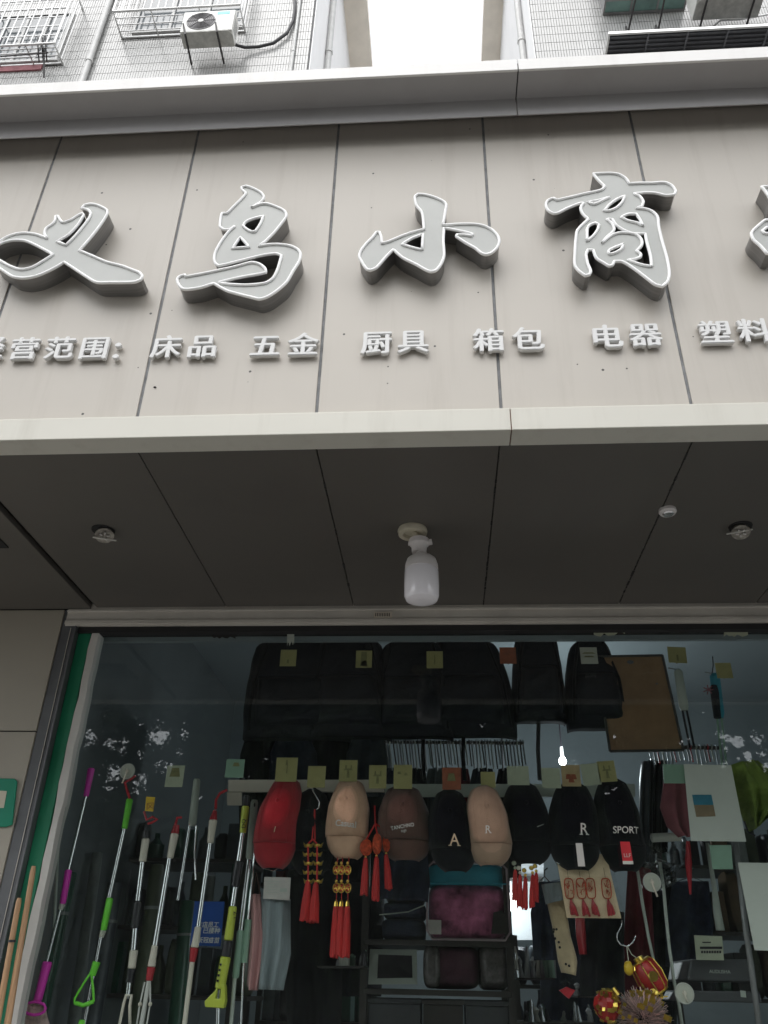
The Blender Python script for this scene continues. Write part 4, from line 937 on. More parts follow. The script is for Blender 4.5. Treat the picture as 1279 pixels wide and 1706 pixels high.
t = pole_thing('mop', 'lime green gripped mop with an open lime wire bracket', 'mop',
   [('grip', (216, 1331), (207, 1381), (5.6, 4.8), 'lime'), ('pole', (207, 1380), (181, 1498), 2.8, 'chrome'), ('grip', (183, 1496), (172, 1550), (5.8, 5.2), 'lime'), ('clear_sleeve', (172, 1550), (168, 1562), (5, 4), 'clear'),
    ('pole', (168, 1560), (139, 1712), 2.6, 'chrome'), ('bracket', (161, 1602), (153, 1626), (6.5, 5.5), 'lime'), ('bracket', (138, 1699), (133, 1722), (6, 7), 'lime')], YM, GM)
loop(t, 'frame_loop', [(150, 1622), (138, 1640), (124, 1664), (124, 1671), (134, 1675), (148, 1674), (156, 1668), (155, 1650), (153, 1630)], YM-.008, 2.1, 'lime')
loop(t, 'cross_bar', [(126, 1671), (138, 1675), (155, 1669)], YM-.010, 3.4, 'lime', closed=False)
t = pole_thing('mop', 'mop with beige sleeves and a black foam grip on a shiny pole', 'mop',
   [('end_cap', (244, 1384), (243, 1397), (5.6, 6.2), 'blackp'), ('grip', (243, 1397), (237, 1436), (6.5, 6), 'cream'), ('pole', (237, 1435), (229, 1502), 3.6, 'chrome'), ('foam_grip', (230, 1501), (224, 1547), (7.4, 6.8), 'blackp'),
    ('pole', (225, 1546), (222, 1584), 4, 'chrome'), ('sleeve', (223, 1583), (219, 1614), (6.8, 6.4), 'cream'), ('collar', (219, 1614), (215, 1637), (7, 6.6), 'blackp'), ('pole', (215, 1636), (212, 1664), 3.6, 'chrome')], YM, GM)
loop(t, 'head_frame', [(205, 1712), (198, 1710), (206, 1672), (210, 1658), (219, 1658), (216, 1676), (216, 1712)], YM-.01, 2.6, 'cream', closed=False)
t = pole_thing('mop', 'white sleeved mop with a red top and red collar, left of the pair', 'mop',
   [('end_cap', (294, 1374), (291, 1389), (5, 6.6), 'redp'), ('grip', (291, 1389), (283, 1430), (6.8, 5.4), 'cream'), ('pole', (282, 1429), (258, 1576), (3, 4), 'chrome'), ('sleeve', (258, 1574), (252, 1611), (5, 6.6), 'cream'),
    ('collar', (252, 1611), (248, 1634), (7, 5.4), 'redp'), ('pole', (248, 1633), (234, 1716), 3.4, 'white')], YM, GM)
for (x0, x1) in ((243, 226), (252, 243)):
    obj('head_rod', MB().tube([P(x0-2, 1636, YM), P(x0-10 if x0 < 250 else x0-2, 1672, YM-.004), P(x1, 1716, YM)], .0026, 6), M['white'], t)
    obj('pivot', MB().ell(P(x0-10 if x0 < 250 else x0-2, 1673, YM-.006), .006, .006, .006, 8, 6), M['cream'], t)
pole_thing('mop', 'white sleeved mop with a red top in front of the blue sign', 'mop',
   [('end_cap', (358, 1350), (355, 1366), (3.4, 6.4), 'redp'), ('grip', (355, 1366), (350, 1405), (7, 5.2), 'cream'), ('pole', (350, 1404), (330, 1546), (2.8, 3.2), 'chrome'), ('sleeve', (330, 1544), (324, 1579), (5.6, 6.4), 'cream'),
    ('collar', (324, 1579), (320, 1603), (7.4, 5), 'redp'), ('pole', (320, 1602), (306, 1716), 3.6, 'cream')], YM, GM)
t = pole_thing('squeegee_mop', 'yellow green and black mop with a yellow foot, left of the pale pole', 'mop',
   [('end_cap', (410, 1326), (409, 1343), (6, 6.4), 'blackp'), ('grip', (409, 1343), (404, 1388), (6.4, 5.6), 'yellow'), ('pole', (404, 1387), (397, 1436), 3.4, 'chrome'), ('foam_grip', (398, 1435), (391, 1478), (8, 7), 'blackp'),
    ('pole', (392, 1477), (387, 1512), 3.6, 'chrome'), ('sleeve', (388, 1510), (380, 1567), (6.8, 7.4), 'yellow'), ('collar', (380, 1567), (376, 1594), (8.4, 8.2), 'blackp'), ('foot_stem', (376, 1594), (366, 1648), (8.8, 8.4), 'yellow'), ('pole', (364, 1650), (362, 1720), 3, 'chrome')], YM-.01, GM)
mb = MB().prism([P(x, y, YM-.022) for x, y in ((340, 1668), (341, 1678), (372, 1680), (375, 1668), (374, 1640), (368, 1640), (366, 1664), (358, 1664), (364, 1640), (356, 1652))], (0, .03, 0)); obj('foot', mb, M['yellow'], t, bevel=.003)
mb = MB()
for q in range(4): p_ = P(366+q*1.6-4, 1634-q*9, YM-.010-.0185); mb.box(p_[0]-.003, p_[0]+.003, p_[1], p_[1]+.003, p_[2]-.003, p_[2]+.003)
obj('grip_slot', mb, M['blackp'], t)
for q, (x, y) in enumerate(((402, 1372), (389, 1524))): obj('printed_mark', text_mb(('DQ', 'LZ')[q], .018, P(x+4, y, YM-.0235), extrude=.0004, xdir=(-.1, 0, 1), udir=(-1, 0, -.1)), M['blackp'], t)
t = pole_thing('squeegee_mop', 'pale grey green mop pole with a mint sleeve, beside the pink cloth', 'mop',
   [('grip', (424, 1333), (415, 1432), (6.2, 6), 'greyp'), ('pole', (415, 1431), (400, 1555), 3.4, 'chrome'), ('sleeve', (401, 1550), (392, 1630), (6.4, 5.8), 'mint'), ('pole', (391, 1628), (384, 1716), 3, 'greyp')], YM+.02, GM)
obj('side_pole', MB().tube([P(424, 1420, YM+.02), P(413, 1535, YM+.02)], .004, 6), M['chrome'], t); obj('side_sleeve', MB().tube([P(414, 1532, YM+.024), P(406, 1604, YM+.024)], .011, 10), M['mint'], t); obj('side_pole', MB().tube([P(406, 1602, YM+.02), P(401, 1712, YM+.02)], .003, 6), M['chrome'], t)
obj('hanging_hole', MB().ell(P(425, 1342, YM+.02)+V(0, -.011, 0), .003, .003, .007, 8, 6), M['blackp'], t)
t = pole_thing('squeegee_mop', 'dim grey mop pole behind the yellow tag, right of the ladle hook', 'mop',
   [('grip', (328, 1298), (320, 1376), (6, 6.6), 'greyp'), ('pole', (316, 1375), (296, 1500), 2.2, 'chrome')], YM+.06, GM)
obj('side_pole', MB().tube([P(327, 1376, YM+.06), P(324, 1420, YM+.06), P(326, 1466, YM+.06)], .0032, 6), M['chrome'], t)
pole_thing('mop', 'dim teal topped pole left behind the magenta mop', 'mop', [('grip', (101, 1348), (97, 1384), (4, 6), 'mint'), ('pole', (98, 1384), (89, 1560), 2.2, 'greyp')], YM+.09, GM)
pole_thing('wooden_pole', 'longer bare wooden pole leaning outside the green jamb', 'pole', [('shaft', (56, 1443), (10, 1720), (4.4, 5.4), 'wood')], YG-.075, 'wooden poles by the green jamb')
t = pole_thing('wooden_pole', 'shorter wooden pole with a dark band leaning at the left picture edge', 'pole', [('shaft', (32, 1496), (-8, 1720), (4.4, 5.2), 'wood')], YG-.085, 'wooden poles by the green jamb')
obj('band', MB().lathe(P(20, 1566, YG-.085), P(19.3, 1570, YG-.085), [(0, .0108), (1, .0108)], 14), M['blackp'], t)

# suction hooks, tags, signs
def disc_hook(label, px, py, r, Y, m, stem):
    t = thing('suction_hook', label, 'suction hook', P(px, py+r, Y), 'round suction hooks on the window'); kk = mpp(px, py, Y); c = P(px, py, Y)
    obj('cup', MB().lathe(c+V(0, -.001, 0), c+V(0, .012, 0), [(0, r*kk), (.3, r*kk*.98), (.5, r*kk*.7), (1, r*kk*.3)], 24), M[m], t, smooth=True)
    mb = MB(); mb.tube([c+V(math.cos(a*.35)*r*kk*.92, -.002, math.sin(a*.35)*r*kk*.92) for a in range(18)], .0013, 5, closed=True); obj('rim', mb, M['white'], t, smooth='all')
    mb = MB(); mb.tube([c+V(-.001, -.004, r*kk*.3), c+V(0, -.007, -r*kk*.3), c+V(stem[0]*kk, -.006, -stem[1]*kk)], .0026, 6); mb.ell(c+V(0,-.003,0), r*kk*.25, .004, r*kk*.25, 10, 6); obj('hook', mb, M['cream'], t, smooth='all')
    return t
disc_hook('round white suction hook above the lime mop', 212, 1285, 13, YK, 'clear', (-4, 20))
disc_hook('round cream suction hook right below the SPORT cap', 1086, 1470, 15, YK, 'clear', (5, 22))
disc_hook('round greenish suction hook on the grey cord at the lower right', 1140, 1655, 16, YK+.02, 'clear', (2, 12))
def redtie(label, pts, Y=YK+.02):
    tag(obj('red_tie', MB().tube([P(x, y, Y) for x, y in pts], .0042, 6), M['redp']), label, 'tie', 'red ties holding the mops')
redtie('red tie under the white suction hook holding the lime mop', [(226, 1292), (216, 1299), (208, 1304), (212, 1318), (216, 1330)])
redtie('red bow tie under the yellow tag above the beige mop', [(240, 1352), (244, 1366), (254, 1361), (262, 1365), (252, 1371), (246, 1372)])
redtie('red tie at the top of the left white sleeved mop', [(303, 1362), (295, 1362), (292, 1374)])
redtie('red tie bending left from the corner post to the right white mop', [(378, 1316), (366, 1322), (360, 1332), (359, 1348)])
ty = thing('yellow_tag', 'small yellow tag with a brown mark above the beige mop', 'tag', P(248, 1352, YK))
obj('card', quad([(241, 1351), (255, 1352), (258, 1328), (243, 1327)], YK), M['tagyellow'], ty, bevel=.001)
obj('printed_mark', text_mb('区', .024, P(249, 1343, YK-.0006), extrude=.0003, xdir=(.1, 0, -1), udir=(1, 0, .1)), M['card_red'], ty)
bs = thing('notice_sign', 'blue notice with three lines of white characters behind the mops', 'sign', P(347, 1577, YM+.05))
obj('board', quad([(316, 1575), (367, 1577), (374, 1502), (324, 1501)], YM+.05, .004), M['blue'], bs, bevel=.001)
for body, x, y, sz in (('本店员工', 346, 1541, .017), ('已接种', 352, 1551, .018), ('新冠疫苗', 347, 1567, .017)):
    obj('lettering', text_mb(body, sz, P(x, y, YM+.0492), extrude=.0003, offset=.0002, shear=.12), M['white'], bs)
gs = thing('green_notice', 'green plastic notice on the pillar, cut by the left picture edge', 'sign', P(8, 1378, Y2-.003))
obj('board', quad([(-30, 1376), (9, 1378), (20, 1374), (28, 1302), (24, 1297), (-24, 1296)], Y2-.008, .006), M['qrboard'], gs, bevel=.002)
obj('pale_panel', quad([(-22, 1346), (6, 1346), (11, 1318), (-18, 1316)], Y2-.0095, .001), M['porcelain'], gs)

# sleeves and card
sl = thing('cloth_sleeves', 'pink cloth oversleeve hanging by the pale mop pole', 'sleeves', P(426, 1650, YH+.04))
def cloth(pts_l, pts_r, Y, amp, freq, ph=0):
    n = 24
    def fn(u, v):
        i = v*(len(pts_l)-1); a = min(int(i), len(pts_l)-2); f_ = i-a
        l = (pts_l[a][0]*(1-f_)+pts_l[a+1][0]*f_, pts_l[a][1]*(1-f_)+pts_l[a+1][1]*f_); r = (pts_r[a][0]*(1-f_)+pts_r[a+1][0]*f_, pts_r[a][1]*(1-f_)+pts_r[a+1][1]*f_)
        p = P(l[0]*(1-u)+r[0]*u, l[1]*(1-u)+r[1]*u, Y); s = u*2-1
        p.y += -amp*1.6*math.sqrt(max(0, 1-s*s)) + amp*math.sin(u*freq*6.28+ph+v*1.7)*(.35+.65*v); return p
    return MB().sheet(fn, n, 18, .004)
obj('sleeve', cloth([(418, 1490), (416, 1560), (410, 1640), (413, 1650)], [(434, 1490), (439, 1560), (436, 1610), (430, 1650)], YH+.04, .010, 1.6), M['pink'], sl, smooth='all')
obj('strap', MB().tube([P(420, 1494, YH+.04), P(427, 1455, YH+.04), P(434, 1494, YH+.04)], .003, 6), M['brown_cloth'], sl)
sl = thing('cloth_sleeves', 'grey blue cloth oversleeve hanging under a white card', 'sleeves', P(457, 1650, YH+.035))
obj('sleeve', cloth([(436, 1495), (433, 1560), (428, 1648)], [(483, 1498), (484, 1590), (472, 1650)], YH+.035, .014, 2.3), M['greycloth'], sl, smooth='all')
cd = obj('header_card', quad([(438, 1497), (482, 1500), (484, 1462), (440, 1461)], YH-.0, .002), M['skin_beige'], sl)
mb = MB()
for q in range(5): rect(mb, 443, 1468+q*4.6, 464, 1469+q*4.6, YH-.0008, .0006)
rect(mb, 466, 1480, 478, 1486, YH-.0008, .0006); obj('printed_mark', mb, M['greyp'], cd)
obj('wire_ring', MB().tube([P(432, 1438, YH), P(440, 1447, YH), P(456, 1451, YH), (P(468, 1443, YH)), P(471, 1437, YH)], .0012, 5), M['chrome'], sl)

# dark bags along the top ------------------------------------------------
def bag(label, x0, x1, yt, yb, Y, m='black_nylon', top=.62, skew=0, loops=True):
    cx0 = (x0+x1)/2; t = thing('backpack', label, 'bag', P(cx0, yb, Y), 'black bags hung along the top of the window')
    def prof(v): # half width factor
        return top + (1-top)*min(1, v*1.5)**.7 if v > .02 else top*.75
    def fn(u, v):
        s = u*2-1; w = (x1-x0)/2*prof(v); p = P(cx0+skew*v+w*s, yt+(yb-yt)*v + 10*abs(s)**3*(1-v)**4, Y); p.y += -.075*max(0, 1-abs(s)**3)**.5*(.45+.55*min(1, v*2.2))*(1-max(0, v-.88)*4.5) + .004*math.sin(v*23+u*9); return p
    obj('body', MB().sheet(fn, 22, 22, .05), M[m], t, smooth='all')
    def fp(u, v): p = fn(.14+.72*u, .45+.46*v); p.y -= .022*max(0, 1-abs(u*2-1)**4)**.5*max(0, 1-abs(v*2-1)**6)**.5; return p
    obj('front_pocket', MB().sheet(fp, 14, 12, .01), M[m], t, smooth='all')
    zp = [fn(.14+.72*i/12, .43)+V(0, -.003, 0) for i in range(13)]; obj('zip', MB().tube(zp, .0022, 5), M['navy'], t)
    for q in (-1, 1): obj('side_strap', MB().tube([fn(.5+q*.33, .05)+V(0, -.006, 0), fn(.5+q*.40, .5)+V(0, -.012, 0), fn(.5+q*.43, .94)+V(0, -.004, 0)], .006, 5), M['black'], t)
    if loops: obj('carry_loop', MB().tube([P(cx0-14, yt+10, Y), P(cx0-9, yt-9, Y), P(cx0, yt-15, Y), P(cx0+9, yt-9, Y), P(cx0+14, yt+10, Y)], .006, 6), M['black'], t)
    return t
YB0 = YG+.25
bag('widest black bag at the left end of the row, behind the left yellow card', 410, 590, 1062, 1232, YB0, top=.78, skew=-6)
bag('black bag under the middle yellow card of the top row', 512, 652, 1060, 1230, YB0-.02, top=.72)
bag('black bag with a carry loop under the right yellow card', 618, 756, 1064, 1230, YB0-.015, top=.66)
bag('broad black bag with a sloping right edge left of the red brown card', 690, 852, 1062, 1228, YB0+.01, top=.62, skew=10)
bag('narrow black bag between the red brown card and the board', 848, 936, 1052, 1204, YB0, top=.74, skew=8, loops=False)
bag('black bag half covered by the brown board', 930, 1030, 1064, 1216, YB0-.02, top=.55, skew=18)
tag(obj('hanging_rail', MB().tube([P(300, 1050, YB0), P(1500, 1046, YB0)], .008, 8), M['shelf']), 'dark rail along the window head that carries the black bags', 'rail')
tag(obj('marker_pen', MB().lathe(P(786, 1052, YB0-.1), P(787, 1069, YB0-.1), [(0, .006), (.6, .006), (.75, .004), (1, .002)], 10), M['pink']), 'small pink stick hanging at the window head above the broad bag', 'stick')
# brown board
cb = thing('cork_board', 'brown framed board leaning in front of the bags', 'board', P(1078, 1252, YH+.10))
BC = [P(1016, 1252, YH+.10), P(1138, 1250, YH+.10), P(1103, 1092, YH+.10), P(992, 1094, YH+.10)]
obj('board', MB().prism(BC, (0, .008, 0)), M['cork'], cb)
for a, b in ((0, 1), (1, 2), (2, 3), (3, 0)): obj('frame_strip', MB().tube([BC[a]+V(0, -.002, 0), BC[b]+V(0, -.002, 0)], .0045, 5), M['shelf'], cb)
obj('clip', MB().ell(P(1050, 1103, YH+.097), .012, .003, .007, 10, 6), M['dark_frame'], cb)
obj('hinge', MB().ell(P(1094, 1139, YH+.097), .004, .002, .003, 8, 5), M['dark_frame'], cb)

# hanging brushes right
def brush(label, pts, Y, m1, m2, r):
    t = thing('hanging_brush', label, 'brush', P(*pts[-1], Y), 'brushes hanging at the right')
    kk = mpp(*pts[0], Y)
    obj('hook', MB().tube([P(pts[0][0]-16, pts[0][1]-2, Y), P(pts[0][0]-4, pts[0][1], Y), P(pts[0][0], pts[0][1]+4, Y)], .002, 5), M['grille_dark'], t)
    obj('handle', MB().lathe(P(*pts[0], Y), P(*pts[1], Y), [(0, r*.5*kk), (.06, r*kk), (.9, r*1.1*kk), (1, r*.8*kk)], 12), M[m1], t, smooth=True)
    for d in (-1, 1): obj('rod', MB().tube([P(pts[1][0]+d*3.6, pts[1][1]-2, Y), P(pts[2][0]+d*3.6, pts[2][1], Y)], .0036, 6), M[m2], t)
    return t
brush('grey handled brush hanging right of the brown board', [(1129, 1115), (1140, 1184), (1153, 1246)], YH+.10, 'greyp', 'blackp', 7)
t = brush('blue and green umbrella hanging in front of the pale wall', [(1190, 1122), (1198, 1196), (1208, 1290)], YH+.10, 'teal', 'mint', 8)
obj('handle_cover', MB().lathe(P(1189, 1142, YH+.08), P(1195, 1196, YH+.08), [(0, .010), (.2, .014), (1, .012)], 12), M['navy'], t, smooth=True)
obj('wrist_cord', MB().tube([P(1187, 1094, YH+.1), P(1188, 1108, YH+.09), P(1186, 1124, YH+.1), P(1192, 1128, YH+.1)], .002, 5), M['navy'], t)
mb = MB()
for a in range(7): mb.tube([P(1180, 1149, YH+.07), P(1180+9*math.cos(a*.9), 1149+8*math.sin(a*.9), YH+.07)], .002, 4)
obj('red_flower', mb, M['rose'], t)

# hangers -------------------------------------------------------------
def hanger_row(label, x0, x1, y, Y, n, drop, mats_):
    t = thing('hanger_rack', label, 'rack', P((x0+x1)/2, y+drop, Y), 'racks of hangers inside the shop')
    obj('rail', MB().tube([P(x0, y, Y), P(x1, y+2, Y)], .007, 8), M['shelf'], t)
    rnd = random.Random(int(x0))
    for i in range(n):
        x = x0+(x1-x0)*(i+.5)/n+rnd.uniform(-1.2, 1.2); d = drop*rnd.uniform(.8, 1.1)
        mb = MB(); mb.tube([P(x+1, y-3, Y), P(x+2.5, y, Y-.015), P(x+1.5, y+5, Y), P(x+4, y+d*.6, Y-.03), P(x+6, y+d, Y-.05)], .0032, 5)
        obj('hanger', mb, M[mats_[i % len(mats_)]], t)
hanger_row('row of metal hangers above the black and taupe caps', 640, 872, 1236, YG+.75, 44, 46, ['grille_dark', 'greyp', 'shelf', 'grille_dark'])
hanger_row('row of thin metal hangers right of the brown board', 1076, 1202, 1244, YG+.5, 18, 28, ['chrome', 'grille_dark', 'redp', 'greyp'])

# posters, cloths at right
t = thing('poster', 'white poster with a small blue and brown picture on the right of the glass', 'poster', P(1195, 1401, YK+.01))
obj('sheet', quad([(1151, 1401), (1243, 1402), (1218, 1275), (1139, 1273)], YK+.01), M['paper'], t)
obj('picture', quad([(1156, 1341), (1188.5, 1341), (1185, 1324), (1153, 1324)], YK+.0085, .001), M['photo'], t); obj('picture', quad([(1160, 1361), (1192, 1360), (1188.5, 1341), (1156, 1341)], YK+.0085, .001), M['photo_low'], t)
tag(obj('poster', quad([(1257, 1583), (1320, 1585), (1300, 1438), (1229, 1437)], YK+.01), M['paper']), 'plain white poster cut by the right edge below the lime cloth', 'poster')
t = thing('tint_sheet', 'teal translucent sheet at the top left corner of the white poster', 'sheet', P(1122, 1303, YK+.006)); obj('sheet', quad([(1106, 1305), (1143, 1305), (1140, 1274), (1104, 1273)], YK+.016), M['mint'], t)
tag(obj('poster', quad([(1187, 1448), (1221, 1448), (1218, 1408), (1182, 1408)], YK+.012), M['mint']), 'grey green sheet under the white poster with the picture', 'poster')
gb = thing('lime_cloth', 'crumpled lime green net cloth beside the white poster', 'cloth', P(1255, 1388, YH))
obj('cloth', cloth([(1216, 1275), (1226, 1315), (1236, 1350), (1250, 1386)], [(1262, 1268), (1300, 1300), (1300, 1345), (1262, 1376)], YH+.02, .022, 2.6), M['greennet'], gb, smooth='all')
obj('cord', MB().tube([P(1240, 1368, YH), P(1246, 1386, YH), P(1258, 1392, YH)], .003, 5), M['blackp'], gb)
pc = thing('rose_cloth', 'dusty rose cloth hanging behind the white poster', 'cloth', P(1135, 1395, YH+.03))
obj('cloth', cloth([(1106, 1300), (1100, 1345), (1112, 1376), (1132, 1394)], [(1142, 1300), (1150, 1340), (1154, 1380), (1152, 1396)], YH+.03, .012, 1.7), M['rose'], pc, smooth='all')
tag(obj('hanging_ribbon', MB().tube([P(1146, 1402, YH+.02), P(1147, 1440, YH+.02), P(1150, 1490, YH+.02)], [.006, .010, .003], 7), M['redp']), 'short red ribbon hanging under the rose cloth', 'ribbon')

# cords and posts lower right
def cord(label, pts, Y, r, m='greyp'):
    tag(obj('cord', MB().tube([P(x, y, Y) for x, y in pts], r, 7), M[m], smooth='all'), label, 'cord', 'grey cords at the right of the window')
cord('grey cord running down from the SPORT cap, left of the cream suction hook', [(1056, 1400), (1062, 1450), (1071, 1510), (1080, 1560), (1092, 1615)], YH+.06, .0046)
cord('grey cord running through the lower suction hook to the bottom edge', [(1099, 1436), (1105, 1475), (1109, 1520), (1115, 1580), (1122, 1630), (1132, 1680), (1138, 1720)], YH+.05, .0048)
tag(obj('support_post', MB().tube([P(1178, 1404, YH+.12), P(1190, 1480, YH+.12), P(1195, 1520, YH+.12), P(1200, 1550, YH+.12)], [.006, .008, .012, .013], 8), M['greyp'], smooth='all'), 'pale broom stick leaning under the grey green sheet', 'stick')
tag(obj('support_post', MB().tube([P(1226, 1405, YH+.02), P(1240, 1530, YH+.02), P(1266, 1720, YH+.02)], .0085, 8), M['grille_dark'], smooth='all'), 'long grey pole slanting down left of the plain white poster', 'pole')
nt = thing('price_notice', 'pale blue notice with dark print on the dark machine at the lower right', 'sign', P(1180, 1600, YH+.1))
obj('sheet', quad([(1160, 1599), (1206, 1600), (1203, 1560), (1156, 1558)], YH+.1), M['card_pale'], nt)
mb = MB(); rect(mb, 1166, 1577, 1203, 1581, YH+.0985, .001); rect(mb, 1170, 1569, 1184, 1571, YH+.0985, .001)
for q in range(8): rect(mb, 1168+q*4.3, 1584, 1171+q*4.3, 1588, YH+.0985, .001)
obj('printed_mark', mb, M['blackp'], nt)
pr = thing('printer', 'dark grey machine with a pale word under the blue notice', 'machine', P(1200, 1640, YH+.15))
mb = MB(); mb.prism([P(1145, 1634, YH+.13), P(1262, 1636, YH+.13), P(1256, 1598, YH+.13), P(1150, 1598, YH+.13)], (0, .25, 0)); obj('body', mb, M['printer'], pr, bevel=.006)
mb = MB(); mb.prism([P(1140, 1668, YH+.11), P(1270, 1670, YH+.11), P(1266, 1652, YH+.11), P(1146, 1650, YH+.11)], (0, .28, 0)); obj('tray', mb, M['printer'], pr, bevel=.004)
obj('lettering', text_mb('AUDUSHA', .013, P(1199, 1619, YH+.129), extrude=.0005), M['greyp'], pr)
obj('port', quad([(1234, 1661), (1243, 1662), (1242, 1651), (1233, 1650)], YH+.108, .001), M['greyp'], pr)

# lanterns and pompom, lower right
YL = YH-.0
lt = thing('red_lantern', 'red drum lantern with gold bands hung on a wire hook', 'lantern', P(1090, 1655, YL))
hook_S(lt, [(1036, 1533), (1035, 1543), (1028, 1556), (1028, 1566), (1034, 1574), (1046, 1577), (1054, 1570), (1059, 1560)], YL)
A, B = P(1066, 1602, YL), P(1098, 1652, YL); kk = mpp(1080, 1625, YL)
obj('drum', MB().lathe(A, B, [(0, 15*kk), (.12, 20*kk), (.5, 23*kk), (.88, 20*kk), (1, 15*kk)], 24), M['lanternred'], lt, smooth=True)
for q in (-.02, .98): obj('gold_rim', MB().lathe(A+(B-A)*q, A+(B-A)*(q+.06), [(0, 16.5*kk), (.5, 17.5*kk), (1, 16.5*kk)], 24), M['brass'], lt)
ax = (B-A).normalized(); u = ax.orthogonal().normalized(); w = ax.cross(u)
for j in range(8):
    an = j*.785+.2; d = u*math.cos(an)+w*math.sin(an)
    obj('gold_rib', MB().tube([A+d*15.6*kk, A+(B-A)*.12+d*20.6*kk, (A+B)/2+d*23.5*kk, A+(B-A)*.88+d*20.6*kk, B+d*15.6*kk], .0020, 5), M['brass'], lt)
obj('gold_sign', MB().lathe((A+B)/2+V(.002, -23.2*kk, 0), (A+B)/2+V(.002, -24.2*kk, 0), [(0, 8*kk), (1, 7*kk)], 10), M['brass'], lt)
obj('gold_cap', MB().lathe(P(1062, 1595, YL), P(1067, 1604, YL), [(0, 8*kk), (1, 9*kk)], 14), M['brass'], lt)
obj('string', MB().tube([P(1045, 1577, YL), P(1052, 1590, YL), P(1063, 1598, YL)], .0012, 5), M['cream'], lt)
yl = thing('yellow_charm', 'small yellow pumpkin shaped charm left of the red drum lantern', 'charm', P(1047, 1628, YL-.02))
mb = MB(); mb.ell(P(1047, 1613, YL-.02), 8*kk, 8*kk, 11*kk, 12, 8, jit=.05); obj('body', mb, M['tagyellow'], yl, smooth='all'); obj('string', MB().tube([P(1044, 1578, YL), P(1047, 1603, YL-.02)], .0012, 5), M['cream'], yl)
gl = thing('gold_lantern', 'crumpled gold and red foil ball lantern at the bottom edge', 'lantern', P(1012, 1700, YL-.01))
mb = MB(); mb.ell(P(1012, 1676, YL-.01), 22*kk, 20*kk, 23*kk, 18, 12, jit=.06); obj('ball', mb, M['lanternred'], gl)
rnd = random.Random(12)
for j in range(48):
    th, ph = rnd.uniform(.3, 2.8), rnd.uniform(3.3, 6.1); d = V(math.sin(th)*math.cos(ph), math.sin(th)*math.sin(ph), math.cos(th)); c = P(1012, 1676, YL-.01)+V(d.x*22, d.y*20, d.z*23)*kk
    u_ = d.orthogonal().normalized(); w_ = d.cross(u_); s_ = rnd.uniform(2.5, 6)*kk
    obj('gold_leaf', MB().prism([c+u_*s_+d*.002, c+w_*s_*.8+d*.004, c-u_*s_+d*.002, c-w_*s_*.8], d*.0015), M['brass'], gl)
obj('gold_cap', MB().lathe(P(1018, 1648, YL-.01), P(1026, 1660, YL-.01), [(0, 8*kk), (1, 9*kk)], 12), M['brass'], gl)
pm = thing('tinsel_ball', 'pale pink tinsel ball with gold flecks at the bottom edge', 'decoration', P(1072, 1740, YL-.04))
mb = MB(); rnd = random.Random(8); c0 = P(1072, 1698, YL-.04)
for j in range(1100):
    th, ph = math.acos(rnd.uniform(-1, 1)), rnd.uniform(0, 6.28); d = V(math.sin(th)*math.cos(ph), math.sin(th)*math.sin(ph), math.cos(th)); r_ = rnd.uniform(24, 46)*kk
    s_ = d.orthogonal().normalized()*rnd.uniform(-.010, .010) + V(rnd.uniform(-.006, .006), 0, rnd.uniform(-.006, .006)); w_ = d.cross(V(.3, .5, .8)).normalized()*.0012
    a = c0+d*r_*.5; b = c0+d*r_+s_; mb.add([a-w_, a+w_, b+w_, b-w_], [(0, 1, 2, 3)])
obj('tinsel', mb, M['pompom'], pm, recalc=False)
for j in range(34):
    th, ph = rnd.uniform(.2, 1.9), rnd.uniform(3.4, 6.0); d = V(math.sin(th)*math.cos(ph), math.sin(th)*math.sin(ph), math.cos(th)); c = c0+d*40*kk; s_ = rnd.uniform(3, 6)*kk; u_ = V(1, 0, .4).normalized(); w_ = V(-.4, 0, 1).normalized()
    obj('gold_fleck', MB().prism([c-u_*s_, c-w_*s_, c+u_*s_, c+w_*s_], (0, .002, 0)), M['brass'], pm)

# patterned plush, dark clothes behind
sk = thing('plush_stocking', 'tan plush stocking with dark spots below the red tassels', 'stocking', P(948, 1622, YH+.06))
obj('leg', cloth([(905, 1476), (915, 1520), (924, 1560), (930, 1600), (936, 1620)], [(936, 1472), (942, 1510), (950, 1560), (961, 1600), (958, 1626)], YH+.06, .016, .5), M['sock'], sk, smooth='all')
obj('cuff', cloth([(902, 1474), (910, 1506)], [(936, 1470), (941, 1500)], YH+.045, .014, .5), M['greycloth'], sk, smooth='all')
rnd = random.Random(2)
for j in range(16): x, y = rnd.choice([(926, 1555), (930, 1575), (945, 1612), (938, 1630), (948, 1628)]); c = P(x+rnd.uniform(-5, 5), y+rnd.uniform(-10, 10), YH+.032); obj('spot', MB().ell(c, .0035, .002, .0035, 6, 5), M['black'], sk)
obj('red_toe', quad([(932, 1650), (948, 1664), (958, 1650), (944, 1644)], YH+.05, .02), M['redp'], sk)
def garment(label, l, r, Y, m, amp=.015, f_=2.0):
    t = thing('hanging_garment', label, 'garment', P((l[-1][0]+r[-1][0])/2, l[-1][1], Y), 'clothes hanging deeper in the shop')
    obj('cloth', cloth(l, r, Y, amp, f_), M[m], t, smooth='all')
    x, y = (l[0][0]+r[0][0])/2, l[0][1]; obj('hanger', MB().tube([P(l[0][0]+4, y, Y), P(x, y-10, Y), P(r[0][0]-4, y, Y), P(x, y-10, Y), P(x, y-20, Y), P(x+5, y-24, Y)], .0026, 5), M['chrome'], t)
garment('dark red garment hanging below the SPORT cap', [(1046, 1440), (1040, 1560), (1044, 1690)], [(1084, 1450), (1090, 1560), (1098, 1690)], YH+.35, 'darkred_cloth')
garment('black garment hanging left of the wire hook', [(976, 1520), (968, 1580), (966, 1660)], [(1040, 1520), (1040, 1580), (1042, 1660)], YH+.25, 'black')
